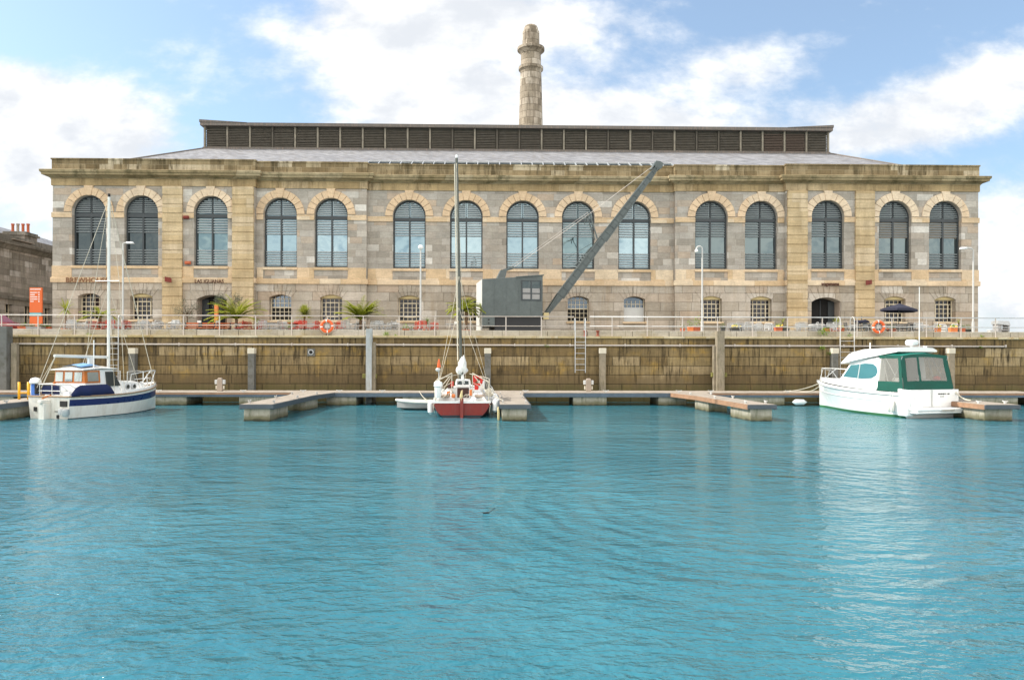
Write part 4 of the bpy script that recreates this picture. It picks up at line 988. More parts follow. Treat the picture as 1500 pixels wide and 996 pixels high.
for (ta, wa_), (tb, wb__) in zip([(0, .10), (.12, .27), (.5, .28), (.9, .21)], [(.12, .2), (.5, .21), (.9, .16), (1, .1)]):
    for sg_ in (-1, 1):
        b_.bar(jb0+ax*L_*ta+Vector((0, -.28*(1-.5*ta)-.06, 0))+up_*sg_*(wa_-.03), jb0+ax*L_*tb+Vector((0, -.28*(1-.5*tb)-.06, 0))+up_*sg_*(wb__-.03), .1, .06)
for i in range(1, 24):
    t_ = i/24; w_ = .18; c_ = jb0+ax*L_*t_+Vector((0, -.28*(1-.5*t_)-.05, 0)); b_.bar(c_-up_*w_*.9, c_+up_*w_*.9, .05, .03)
b_.build('jib_flanges', M['crane'], jbo)
b_ = MB(); e_ = jb1
for yo in (-.18, 0, .18): b_.tube([e_+ax*.1+Vector((0, yo-.04, 0)), e_+ax*.1+Vector((0, yo+.04, 0))], .26, 16)
b_.bar(e_-up_*.1-ax*.2, e_+ax*.4-up_*.1, .3, .16); b_.bar(e_+up_*.2-ax*.4, e_+ax*.25+up_*.25, .4, .06); b_.build('sheave', M['crane'], cr, smooth='auto')
a0 = loc_from(731, 404); a1 = loc_from(735, 397.5); a2 = loc_from(752, 392)
b_ = MB(); b_.hexa([a0+Vector((-.2, -.5, -.25)), a0+Vector((.3, -.5, -.25)), a0+Vector((.3, .3, -.25)), a0+Vector((-.2, .3, -.25)), a1+Vector((-.1, -.4, .05)), a1+Vector((.25, -.4, .05)), a1+Vector((.25, .2, .05)), a1+Vector((-.1, .2, .05))]); b_.bar(a1, a2, .5, .14); b_.build('tie_anchor', M['crane'], cr)
b_ = MB(); kn = loc_from(862, 314.5); kj = loc_from(873, 351)
for yo in (-.3, .3):
    o_ = Vector((0, yo, 0)); b_.tube([a2+o_*.6, kn+o_], .016, 6); b_.tube([a2+o_*.6+up_*.14, kn+o_+up_*.14], .01, 6); b_.tube([kn+o_, e_+o_*.5+up_*.2], .012, 6)
b_.build('tie_cables', M['rail'], cr)
b_ = MB()
for yo in (-.3, .3):
    o_ = Vector((0, yo, 0)); b_.bar(kn+o_, kj+o_, .07, .07); b_.bar(kn+o_, loc_from(858, 327)+o_, .05, .05)
b_.bar(kn-Vector((0, .3, 0)), kn+Vector((0, .3, 0)), .07, .07); b_.bar(loc_from(850, 322), kn, .3, .05); b_.tube([loc_from(826, 381), loc_from(868, 356)], .016, 6); b_.tube([loc_from(843, 388), loc_from(866, 362)], .03, 6)
b_.build('strut', M['crane'], cr)
b_ = MB(); b_.hexa([jb0+Vector(v_) for v_ in ((-.25, -.5, -.3), (.1, -.5, -.3), (.1, .5, -.3), (-.25, .5, -.3), (-.2, -.45, .1), (.12, -.45, .1), (.12, .45, .1), (-.2, .45, .1))]); b_.build('jib_foot', M['yellow_paint'], cr)

# ------------------------------------------------------------------ orange directory sign, car, bins on the quay
p = P(53, 480, 45.5); sg = thing('directory_sign', 'tall orange directory sign with white lines of text by the old stone building', 'sign', (p.x, 45.5, GZ))
zt_ = P(53, 421.5, 45.5).z-GZ; zb_ = P(53, 463, 45.5).z-GZ; hw_ = 8.8*45.5/F
b_ = MB(); b_.box(-hw_, hw_, -.06, .06, zb_+.2, zt_); pn = b_.build('panel', M['orange_sign'], sg, bevel=.01)
b_ = MB(); b_.box(-hw_+.01, hw_-.05, -.065, .05, zb_, zb_+.195); b_.build('teal_strip', M['teal'], sg)
b_ = MB(); b_.box(-hw_, hw_, -.05, .05, -.0, zb_-.002); b_.build('base', M['orange_sign'], sg)
b_ = MB(); rnd = random.Random(3)
for i, (wl, gap) in enumerate(((.62, 0), (.42, .1), (.28, 0), (.4, 0), (.46, 0), (.2, 0))):
    z_ = zt_-.1-i*.135-(.06 if i else 0); x_ = -hw_+.05
    while x_ < -hw_+.05+wl-.02:
        l_ = rnd.uniform(.02, .05); b_.box(x_, x_+l_, -.068, -.0605, z_-.03, z_+.025); x_ += l_+.012
    if i: b_.box(hw_-.2, hw_-.14, -.068, -.0605, z_-.035, z_+.035)
b_.build('white_lettering', M['white'], pn)
p = P(-8, 480, 47)
car = thing('parked_car', 'bright red parked car just showing behind the railing at the left edge', 'car', (p.x-.9, 47, GZ))
b_ = MB(); b_.prism([(-2, .3), (2, .3), (2.05, .75), (1.7, .9), (1.1, 1.0), (.5, 1.45), (-1.1, 1.5), (-1.8, 1.0), (-2.05, .85)], 0, 1.65); b_.build('body', M['car_red'], car, bevel=.08)
b_ = MB(); b_.prism([(.95, 1.0), (.48, 1.38), (-1.0, 1.42), (-1.5, 1.0)], -.006, 1.656); b_.build('side_window', M['glass_low'], car)
for x_ in (-1.3, 1.3):
    b_ = MB(); b_.tube([(x_, -.02, .32), (x_, .2, .32)], .32, 20); b_.build('wheel', M['rubber'], car, smooth='auto')
p = P(1466, 489, 42.6); k_ = thing('litter_bin', 'grey hooded litter bin on the quay right of the warehouse corner', 'bin', (p.x, 42.6, GZ))
b_ = MB(); b_.box(-.32, -.12, -.25, .25, 0, .8); b_.box(.27, .35, -.25, .25, 0, .75); b_.box(-.12, .27, -.25, .25, .42, .5); b_.box(-.12, .27, .2, .25, 0, .42); b_.build('body', M['grey_pot'], k_)
b_ = MB(); b_.hexa([(-.38, -.3, .8), (.38, -.3, .72), (.38, .3, .72), (-.38, .3, .8), (-.36, -.28, 1.0), (.3, -.28, .98), (.3, .28, .98), (-.36, .28, 1.0)]); b_.build('hood', M['galv'], k_)
p = P(1452, 489, 42.6); b_ = MB(); b_.box(-.15, .15, -.15, .15, 0, .42); b_.box(-.17, .17, -.17, .17, .42, .46); o = b_.build('utility_box', M['gel_grey'], None, bevel=.01); o.location = (p.x, 42.6, GZ); tag(o, 'small pale utility box left of the hooded litter bin', 'utility box')
for px, lab in ((857, 'squat rusty bollard right beside the galvanised ladder'), (875.5, 'squat rusty bollard on the quay lip a step right of the ladder')):
    p = P(px, 491, 40.15); b_ = MB(); b_.lathe((0, 0, 0), [(.1, 0), (.1, .04), (.065, .08), (.06, .22), (.1, .26), (.1, .31), (.05, .33)], 14); o = b_.build('bollard', M['rust'], None, smooth='auto'); o.location = (p.x, 40.14, 3.56); tag(o, lab, 'bollard', 'rusty bollards on the quay lip')
# ------------------------------------------------------------------ terrace furniture
def mk_table(label, top='alu', square=False):
    t_ = thing('cafe_table', label, 'table', (0, 0, 0))
    b_ = MB(); (b_.box(-.35, .35, -.35, .35, .715, .745) if square else b_.lathe((0, 0, .715), [(.36, 0), (.37, .015), (.36, .03)], 20)); b_.build('tabletop', M[top], t_)
    b_ = MB(); b_.tube([(0, 0, .02), (0, 0, .715)], .03, 8); b_.build('column', M['alu'], t_); b_ = MB(); b_.lathe((0, 0, 0), [(.22, 0), (.2, .03), (.04, .05)], 14); b_.build('base', M['alu'], t_)
    return t_
def mk_chair(label, mt):
    t_ = thing('cafe_chair', label, 'chair', (0, 0, 0))
    b_ = MB(); b_.box(-.22, .22, -.22, .22, .43, .46); b_.build('seat', M[mt], t_)
    b_ = MB()
    b_.tube([(-.23, .22, .45), (-.24, .25, .8), (-.2, .27, .86), (.2, .27, .86), (.24, .25, .8), (.23, .22, .45)], .016, 6)
    for z_ in (.58, .68, .78): b_.box(-.22, .22, .225+(z_-.45)*.08, .24+(z_-.45)*.08, z_-.03, z_+.03)
    b_.build('backrest', M[mt], t_)
    for sx, sy in ((-1, -1), (1, -1), (-1, 1), (1, 1)):
        b_ = MB(); b_.tube([(sx*.21, sy*.2, .43), (sx*.24, sy*.24, 0)], .014, 6); b_.build('leg', M['alu'], t_)
    b_ = MB()
    for s_ in (-1, 1): b_.tube([(s_*.24, .22, .66), (s_*.25, -.2, .66), (s_*.23, -.2, .45)], .014, 6)
    b_.build('armrests', M['alu'], t_)
    return t_
tp = {}
BAYS = [(0, 120, 'at the BREWHOUSE corner'), (120, 175, 'beneath the leftmost two arches'), (175, 235, 'left of the left banded pilaster'), (235, 345, 'at the left doorway'),
        (345, 400, 'beside the big left palm'), (400, 480, 'by the round-headed cordyline'), (480, 560, 'right of the left lifebuoy'), (560, 700, 'left of the grey crane'),
        (960, 1120, 'right of the orange planters'), (1120, 1240, 'at the right doorway'), (1240, 1310, 'beside the right lifebuoy'), (1310, 1440, 'below the navy umbrella')]
def bay(px):
    for a, b_, s_ in BAYS:
        if a <= px < b_: return s_
    return 'on the terrace'
def put_table(px, Y, top='alu', square=False):
    k = (top, square); nm = {'alu': 'silver', 'white': 'white', 'red_chair': 'red', 'orange_chair': 'orange'}[top]
    tcnt = globals().setdefault('tcnt', {}); kk_ = (nm, square, bay(px)); tcnt[kk_] = tcnt.get(kk_, 0)+1
    lab = f"{nm} {'square' if square else 'round'} cafe table {('', 'to the right, ', 'far right one, ')[min(2, tcnt[kk_]-1)]}{bay(px)}"
    if k not in tp: o = tp[k] = mk_table(lab, top, square)
    else: o = dup(tp[k])
    o['label'] = lab; o['group'] = 'cafe tables on the quay terrace, '+bay(px); o.location = (PX(px, Y, 480), Y, GZ)
FACE = {0: 'facing the water', 1: 'facing the building', 2: 'facing right', 3: 'facing left'}
def put_chair(px, Y, mt, rz, fc=0):
    nm = {'alu': 'silver slatted', 'red_chair': 'red slatted', 'white': 'white slatted', 'frame': 'dark grey slatted'}[mt]
    lab = f"{nm} chair {FACE[fc]}, {'front' if Y < 43 else 'back'} row, {bay(px)}"
    cc_n = globals().setdefault('ccnt', {}); cc_n[lab] = cc_n.get(lab, 0)+1
    if cc_n[lab] > 1: lab += ', further right'
    k = 'c'+mt
    if k not in tp: o = tp[k] = mk_chair(lab, mt)
    else: o = dup(tp[k])
    o['label'] = lab; o['group'] = f'{nm} cafe chairs '+bay(px); o.location = (PX(px, Y, 480), Y, GZ); o.rotation_euler = (0, 0, rz)
rn = random.Random(11)
for px, Y, top, sq in ((112, 43, 'alu', 0), (131, 43.3, 'white', 1), (152, 42.6, 'red_chair', 1), (186, 43, 'alu', 0), (210, 42.8, 'alu', 1), (236, 43.2, 'alu', 0), (256, 42.6, 'white', 0), (350, 43, 'red_chair', 1), (395, 42.8, 'alu', 0), (414, 44.4, 'alu', 1),
                       (432, 42.6, 'red_chair', 1), (458, 43, 'alu', 0), (500, 43, 'orange_chair', 1), (520, 43.4, 'alu', 0), (556, 42.8, 'alu', 0), (578, 43.4, 'white', 0), (630, 43.6, 'red_chair', 1), (662, 43.2, 'alu', 1), (1078, 43, 'alu', 0), (1100, 43.6, 'white', 0),
                       (1130, 43, 'alu', 1), (1172, 43, 'alu', 0), (1196, 42.7, 'white', 1), (1216, 43.2, 'alu', 0), (1255, 43, 'alu', 0), (1272, 42.7, 'alu', 1), (1318, 43.2, 'alu', 0), (1350, 42.9, 'white', 0), (1372, 43.4, 'alu', 0), (1402, 43.1, 'alu', 0)):
    put_table(px, Y, top, sq)
for rng, mt, step in (((102, 136), 'alu', 7), ((140, 190), 'red_chair', 6), ((194, 268), 'alu', 6), ((348, 384), 'red_chair', 7), ((386, 420), 'alu', 8), ((422, 462), 'red_chair', 7), ((462, 500), 'red_chair', 9), ((505, 545), 'alu', 6), ((548, 590), 'alu', 6), ((606, 642), 'red_chair', 6),
                       ((1070, 1118), 'alu', 6), ((1126, 1138), 'white', 9), ((1165, 1226), 'alu', 6), ((1244, 1280), 'frame', 5), ((1296, 1345), 'frame', 7), ((1345, 1366), 'alu', 9), ((1386, 1396), 'white', 9)):
    px = rng[0]; kch = globals().get('kch', 0)
    while px < rng[1]:
        fc = kch % 4; put_chair(px+rn.uniform(-2, 2), (42.3, 44.0)[(kch//4) % 2]+rn.uniform(-.1, .1), mt, (0, R(180), R(90), R(-90))[fc]+rn.uniform(-.25, .25), fc); px += step; kch += 1
# small white menu holders on tables
mh = None
for px, Y in ((146, 42.7), (257, 42.65), (292, 42.9), (319, 42.9), (378.5, 42.8), (417, 43.9), (440, 42.8), (533, 43.3), (668, 43.2)):
    lab = 'small white menu box '+{292: 'on the table left of the orange post', 319: 'on the table right of the orange post', 417: 'left of the round-headed cordyline', 440: 'just under the round-headed cordyline'}.get(px, bay(px))
    if mh is None:
        b_ = MB(); b_.box(-.1, .1, -.06, .06, 0, .13); b_.box(-.11, .11, -.07, .07, .13, .14); mh = b_.build('menu_box', M['white'], None); o = mh
    else: o = dup(mh)
    o.location = (PX(px, Y), Y, GZ+.75); tag(o, lab, 'menu box', 'white menu boxes on the cafe tables')
# orange slatted benches (set below the left palm)
for i, px in enumerate((280, 303, 326)):
    t_ = thing('slatted_bench', ('orange slatted bench at the left jamb of the left doorway', 'orange slatted bench in the middle of the left doorway', 'orange slatted bench under the palm by the left doorway')[i], 'bench', (PX(px, 42.5), 42.5, GZ), group='orange slatted benches')
    b_ = MB()
    for z_ in (.42,): b_.box(-.42, .42, -.2, .2, z_, z_+.05)
    b_.build('seat', M['orange_chair'], t_); b_ = MB()
    for z_ in (.55, .68): b_.box(-.42, .42, .2, .23, z_, z_+.07)
    b_.build('backrest', M['orange_chair'], t_)
    for s_ in (-1, 1): b_ = MB(); b_.box(s_*.38-.03, s_*.38+.03, -.2, .23, 0, .42); b_.box(s_*.38-.03, s_*.38+.03, .16, .2, .42, .75); b_.build('leg', M['frame'], t_)
    put_table(px, 43.3, 'alu', i == 1)
# umbrellas
p = P(1316.5, 480, 43.6); um = thing('cafe_umbrella', 'open navy umbrella with drooping edge in front of a small window', 'umbrella', (p.x, 43.6, GZ))
za = P(1318, 444.5, 43.6).z-GZ; zb_ = P(1318, 453, 43.6).z-GZ
b_ = MB(); nn = 8; vs = [(0.05, 0, za)]+[(1.0*math.cos(2*math.pi*i/nn+.2), 1.0*math.sin(2*math.pi*i/nn+.2), zb_-.05*math.cos(2*math.pi*i/nn)) for i in range(nn)]+[(1.0*math.cos(2*math.pi*i/nn+.2), 1.0*math.sin(2*math.pi*i/nn+.2), zb_-.14-.05*math.cos(2*math.pi*i/nn)) for i in range(nn)]
b_.add(vs, [(0, 1+i, 1+(i+1) % nn) for i in range(nn)]+[(1+i, 1+nn+i, 1+nn+(i+1) % nn, 1+(i+1) % nn) for i in range(nn)]); b_.build('canopy', M['umbrella'], um, recalc=False)
b_ = MB(); b_.tube([(0, 0, 0), (0, 0, za)], .022, 8); b_.build('pole', M['frame'], um)
p = P(1263, 480, 44.2)
for px, w_, lab in ((1262, .95, 'low dark grey rolled awning left of the right lifebuoy'),):
    t_ = thing('folded_umbrella', lab, 'umbrella', (PX(px, 44.2), 44.2, GZ+1.0)); b_ = MB()
    b_.loft([[(x_, .12*math.cos(a)*s_, .1*math.sin(a)*s_+.02*math.sin(x_*9)) for a in [2*math.pi*k/8 for k in range(8)]] for x_, s_ in ((-w_/2, .5), (-w_/4, 1.2), (0, 1), (w_/4, 1.3), (w_/2, .5))], closed=True); b_.build('cloth', M['umbrella'], t_, smooth='auto')
    b_ = MB(); b_.tube([(0, 0, .0), (0.02, 0, .35)], .02, 6); b_.tube([(-.3, 0, -1), (-.3, 0, 0)], .02, 6); b_.tube([(.3, 0, -1), (.3, 0, 0)], .02, 6); b_.build('pole', M['frame'], t_)

# ------------------------------------------------------------------ plants
def blade(b_, base, d, L_, w_, droop, n_=5, z=Vector((0, 0, 1))):
    d = Vector(d).normalized(); side = d.cross(z); side = side.normalized() if side.length > .05 else Vector((1, 0, 0)); vs = []; p = Vector(base)
    for i in range(n_+1):
        t_ = i/n_; ww = w_*(1-t_)**.6*(.55+.45*min(1, t_*4)); vs += [p-side*ww/2, p+side*ww/2]; d = (d-Vector((0, 0, droop/n_))).normalized(); p = p+d*L_/n_
    b_.add(vs, [(2*i, 2*i+1, 2*i+3, 2*i+2) for i in range(n_)])
def frond(b_, base, d, L_, droop, leaf=.28, n_=24):
    d = Vector(d).normalized(); p = Vector(base); pts = []
    for i in range(n_+1): pts.append((p.copy(), d.copy())); d = (d-Vector((0, 0, droop/n_))).normalized(); p = p+d*L_/n_
    b_.tube([q_[0] for q_ in pts[::2]], .014, 4, .005)
    for i in range(2, n_+1):
        p, d = pts[i]; side = d.cross(Vector((0, 0, 1))); side = side.normalized() if side.length > .05 else Vector((1, 0, 0))
        l_ = leaf*math.sin(math.pi*(.12+.83*i/n_))+.05
        for s_ in (-1, 1): blade(b_, p, side*s_+d*.9+Vector((0, 0, .25+rn.uniform(-.15, .15))), l_*rn.uniform(.8, 1.15), .07, .5, 2)
def pot(t_, mt, kind='round', w_=.25, h_=.4):
    b_ = MB()
    if kind == 'round': b_.lathe((0, 0, 0), [(w_*.7, 0), (w_*.95, h_*.85), (w_*1.05, h_*.86), (w_*1.05, h_), (w_*.9, h_), (w_*.85, h_*.9)], 18)
    else: b_.box(-w_, w_, -w_*.6, w_*.6, 0, h_); b_.box(-w_-.015, w_+.015, -w_*.6-.015, w_*.6+.015, h_-.05, h_+.01)
    b_.build('pot', M[mt], t_, smooth='auto' if kind == 'round' else False)
def palm(px, Y, zc, nf, L_, droop, lab, mt='palm', potm='terracotta', leaf=.28, up=.9, seed=1, spread=1.0):
    t_ = thing('potted_palm', lab, 'palm', (PX(px, Y), Y, GZ)); pot(t_, potm)
    b_ = MB(); b_.tube([(0, 0, .36), (0.02, 0, zc)], .07, 8, .09); b_.build('trunk', M['trunk'], t_)
    b_ = MB(); r_ = random.Random(seed)
    for i in range(nf):
        a = 2.4*i+r_.uniform(-.3, .3); e = up*(1-.75*(i/nf))+r_.uniform(-.1, .1)
        frond(b_, (0, 0, zc), (math.cos(a)*spread, math.sin(a)*spread*.8, e*1.6), L_*r_.uniform(.8, 1.1), droop*r_.uniform(.8, 1.2), leaf)
    b_.build('fronds', M[mt], t_)
def cordyline(px, Y, zc, nb_, L_, w_, lab, mt='cordy', potm='terracotta', seed=1, trunk=.035, el=(-.5, 1.3)):
    t_ = thing('potted_cordyline', lab, 'plant', (PX(px, Y), Y, GZ)); pot(t_, potm)
    b_ = MB(); b_.tube([(0, 0, .36), (0, 0, zc)], trunk, 8); b_.build('trunk', M['trunk'], t_)
    b_ = MB(); r_ = random.Random(seed)
    for i in range(nb_):
        a = r_.uniform(0, 6.28); e = r_.uniform(*el); blade(b_, (0, 0, zc+r_.uniform(-.06, .06)), (math.cos(a)*math.cos(e), math.sin(a)*math.cos(e), math.sin(e)), L_*r_.uniform(.75, 1.1), w_, r_.uniform(.2, .8), 5)
    b_.build('leaves', M[mt], t_)
def leafcloud(b_, c, rad, n_, s_, r_, sq=1):
    c = Vector(c)
    for _ in range(n_):
        v_ = Vector((r_.gauss(0, 1), r_.gauss(0, 1), r_.gauss(0, 1))).normalized()*r_.random()**.45
        p = c+Vector((v_.x*rad, v_.y*rad*.8, v_.z*rad*sq)); blade(b_, p, (r_.uniform(-1, 1), r_.uniform(-1, 1), r_.uniform(-.3, 1)), s_*r_.uniform(.7, 1.3), s_*.45, .3, 2)
def planter(px, Y, w_, h_, potm, leafm, lab, n_=90, rad=.25, tall=1, flower=None, kind='box', s_=.12, seed=0, name='planter', zofs=0):
    h_ += .28 if px > 980 else 0
    t_ = thing(name, lab, 'planter', (PX(px, Y), Y, GZ+zofs)); pot(t_, potm, kind, w_, h_); r_ = random.Random(seed+int(px))
    b_ = MB(); k = max(1, int(w_/rad)); 
    for i in range(k): leafcloud(b_, ((-w_+rad*.8+i*(2*w_-1.6*rad)/max(1, k-1)) if k > 1 else 0, 0, h_+rad*.35*tall), rad, n_//k, s_, r_, tall)
    b_.build('foliage', M[leafm], t_)
    if flower:
        b_ = MB()
        for _ in range(16): b_.sphere((r_.uniform(-w_, w_), r_.uniform(-.2, 0), h_+rad*r_.uniform(.1, .7)), .035, 1, 6, 4)
        b_.build('flowers', M[flower], t_)
palm(346, 42.6, .95, 44, 1.8, 1.1, 'large potted palm with bright green heart beside the left doorway', 'palm_y', 'grey_pot', .3, 1.1, 3)
palm(528, 43.0, .95, 50, 1.55, .85, 'large bushy potted palm between the two small windows right of the left lifebuoy', 'palm_y', 'dark_pot', .34, 1.2, 5)
palm(146, 42.6, 1.0, 14, 1.25, 1.2, 'thin potted palm with reddish fronds in front of the leftmost small window', 'palm_y', 'terracotta', .22, .9, 8)
palm(683, 43.2, 1.45, 34, 1.25, 1.6, 'yellow-green feathery potted plant behind the red yacht mast, left of the crane', 'palm_y', 'terracotta', .34, 1.3, 9)
cordyline(96.5, 42.8, 1.5, 70, .72, .055, 'spiky potted cordyline on a thin stem at the left corner of the warehouse', 'cordy', 'terracotta', 2, .04, (-.7, 1.4))
cordyline(446, 42.6, 1.25, 520, .6, .045, 'dense round-headed cordyline in a pot left of the lifebuoy', 'cordy', 'dark_pot', 4, .05, (-.25, 1.5))
cordyline(426, 42.9, .62, 60, .4, .05, 'low bright green potted plant left of the round-headed cordyline', 'weed', 'dark_pot', 6)
cordyline(625, 43, .85, 40, .42, .05, 'small leafy potted plant right of the central lamp post', 'bush', 'terracotta', 7)
cordyline(182, 43, .6, 60, .3, .05, 'small dark green potted plant beside the left ladder', 'bush', 'dark_pot', 12)
cordyline(1147, 43, .9, 30, .45, .025, 'thin grassy potted plant in front of the right banded pilaster', 'cordy', 'dark_pot', 13)
cordyline(1226, 42.8, .75, 70, .5, .035, 'upright yellow-green grass in a pot left of the white hooped ladder', 'cordy', 'terracotta', 14, el=(.6, 1.5))
cordyline(1404, 43, .9, 40, .4, .025, 'thin brown-green grassy pot plant at the right end of the terrace', 'cordy', 'dark_pot', 15)
def olive(px, Y, ztrunk, rad, n_, lab, seed):
    t_ = thing('olive_tree', lab, 'tree', (PX(px, Y), Y, GZ)); pot(t_, 'dark_pot', 'round', .3, .5); r_ = random.Random(seed)
    b_ = MB(); b_.tube([(0, 0, .4), (.03, 0, ztrunk*.6), (0, 0, ztrunk)], .05, 7, .03)
    cs_ = []
    for i in range(9):
        a = r_.uniform(0, 6.28); q_ = (math.cos(a)*rad*r_.uniform(.3, .85), math.sin(a)*rad*.5, ztrunk+rad*r_.uniform(-.2, .8)); b_.tube([(0, 0, ztrunk*.8), (q_[0]*.5, q_[1]*.5, ztrunk+rad*.1), q_], .02, 5, .008); cs_.append(q_)
    b_.build('trunk', M['trunk'], t_); b_ = MB()
    for q_ in cs_: leafcloud(b_, q_, rad*.42, n_//9, .085, r_)
    b_.build('crown', M['olive'], t_)
olive(274, 47.2, 1.6, .8, 1500, 'small sparse grey-green olive tree left of the left doorway', 1)
olive(331, 46.8, 2.0, .9, 3200, 'fuller grey-green olive tree overhanging the left doorway', 2)
p = P(317, 480, 46); b_ = MB(); b_.box(-.1, .1, -.1, .1, 0, P(317, 447, 46).z-GZ); b_.box(-.14, .14, -.14, .14, 0, .06); o = b_.build('orange_post', M['orange_pot'], None, bevel=.02); o.location = (p.x, 46, GZ); tag(o, 'square orange post standing in the left doorway', 'post')
planter(35, 42.8, .26, .5, 'terracotta', 'bush', 'terracotta planter with green shrub below the orange directory sign', 160, .22, .8)
planter(53, 42.8, .42, .5, 'grey_pot', 'bush', 'wide grey planter with low green hedge right of the terracotta planter', 260, .2, .7)
planter(70, 43.1, .16, .5, 'terracotta', 'bush', 'narrow terracotta planter with green shrub at the old building corner', 90, .18, .8)
planter(594.5, 42.6, .17, .42, 'terracotta', 'weed', 'red pot with a loose green plant left of the central lamp post', 60, .26, .8, kind='box', s_=.16)
planter(604, 42.8, .1, .42, 'grey_pot', 'bush', 'slim grey pot beside the central lamp post', 40, .14, 1)
planter(553, 42.4, .15, .45, 'terracotta', 'weed', 'tall red pot just right of the steel pile', 30, .12, .6) if False else None
planter(1000, 42.4, .12, .22, 'terracotta', 'bush', 'small terracotta pot left of the two orange planters', 50, .15, 1.3, s_=.09)
planter(1011.5, 42.4, .15, .3, 'orange_pot', 'weed', 'bright orange planter with leafy herb left of the hooked lamp post', 70, .2, 1.6, s_=.12)
planter(1020.5, 42.5, .18, .3, 'terracotta', 'weed', 'terracotta planter with tall leafy herb touching the hooked lamp post', 110, .27, 1.7, s_=.13)
planter(1059, 42.5, .12, .3, 'dark_pot', 'bush', 'dark pot plant right of the tall brown pile', 50, .16, 1.3)
planter(1078, 42.3, .3, .25, 'dark_pot', 'weed', 'low dark planter with yellow flowers between pile and right pilaster', 90, .18, .8, 'flower_y')
planter(1140, 42.3, .2, .28, 'terracotta', 'weed', 'terracotta planter with yellow flowers in front of the right banded pilaster', 70, .18, 1, 'flower_y')
planter(1151, 42.4, .17, .24, 'dark_pot', 'bush', 'dark low planter beside the yellow flowers at the right pilaster', 50, .16, .8)
planter(1213, 42.3, .2, .22, 'terracotta', 'bush', 'terracotta planter before the right doorway', 60, .16, .8)
planter(1231, 42.4, .18, .25, 'terracotta', 'weed', 'terracotta planter with yellow flowers by the white hooped ladder', 60, .15, .8, 'flower_y')
planter(1306, 42.3, .22, .22, 'terracotta', 'weed', 'terracotta planter with bright green herbs right of the right lifebuoy', 90, .16, 1)
planter(1374, 42.4, .14, .28, 'orange_pot', 'weed', 'orange planter with yellow flowers below the rightmost small window', 50, .16, 1, 'flower_y')
planter(1396, 42.5, .2, .28, 'orange_pot', 'weed', 'orange planter with yellow flowers right of the rightmost small window', 60, .16, 1, 'flower_y')
planter(1410, 42.4, .12, .26, 'terracotta', 'bush', 'small terracotta pot left of the rounded shrub', 40, .14, 1)
planter(1418, 42.6, .16, .2, 'dark_pot', 'bush', 'rounded dark green shrub in a pot by the right corner lamp post', 200, .24, 1, s_=.08)
def weed(px, py, Y, rad, n_, lab, mt='weed', s_=.1):
    p = P(px, py, Y); r_ = random.Random(int(px)); b_ = MB(); leafcloud(b_, (0, 0, rad*.5), rad, n_, s_, r_, .7); o = b_.build('wall_weed', M[mt], None, recalc=False); o.location = (p.x, Y, p.z-rad*.3); tag(o, lab, 'weed', 'weeds rooted in the quay wall')
weed(565, 491, 40.1, .22, 90, 'green weed on the quay lip right of the steel pile'); weed(580, 493, 40.1, .12, 40, 'tiny green weed on the quay lip right of the larger weed')
weed(1207, 488, 40.1, .32, 200, 'largest leafy weed on the quay lip, left of the white hooped ladder'); weed(1204, 512, 39.85, .25, 80, 'trailing weed hanging on the wall face below the largest weed'); weed(1214, 519, 39.85, .16, 50, 'small sprig on the wall face above the fender pile by the cruiser')
weed(1245, 493, 40.1, .18, 60, 'weed at the foot of the white hooped ladder'); weed(130, 492, 40.1, .16, 50, 'yellowish weed on the quay lip behind the left mast stays'); weed(1438, 494, 40.1, .12, 40, 'tiny yellow-green weed on the quay lip at the warehouse right corner')
weed(801, 508, 39.9, .14, 30, 'tiny weed on the wall face below the crane jib'); weed(1437, 509, 39.9, .12, 30, 'tiny weed on the wall face under the warehouse right corner')
# floating bits
p = P(717, 752, 12); yy = CAMZ*F/(752-HORIZON); b_ = MB(); b_.tube([(-.1, 0, .0), (-.04, .03, .012), (.02, 0, .03), (.09, .0, .09)], .009, 6, .005); b_.tube([(-.11, -.01, .02), (-.06, .01, .0), (0, .02, .0)], .008, 5); o = b_.build('floating_twig', M['twig'], None, smooth=True); o.location = (P(717, 752, yy).x, yy, .004); tag(o, 'small dark twig floating alone in the middle of the water', 'twig')
yy = CAMZ*F/(698-HORIZON); r_ = random.Random(5); b_ = MB()
for i in range(70):
    t_ = i/70; x_ = -.5+1.0*t_+r_.uniform(-.05, .05); y_ = -.25*t_*t_+r_.uniform(-.07, .07); blade(b_, (x_, y_, .003), (r_.uniform(-1, 1), r_.uniform(-.4, .4), .05), .13, .02, .05, 2)
o = b_.build('floating_seaweed', M['seaweed'], None, recalc=False); o.location = (P(1142, 698, yy).x, yy, .006); tag(o, 'thin patch of seaweed floating on the water right of centre', 'seaweed')
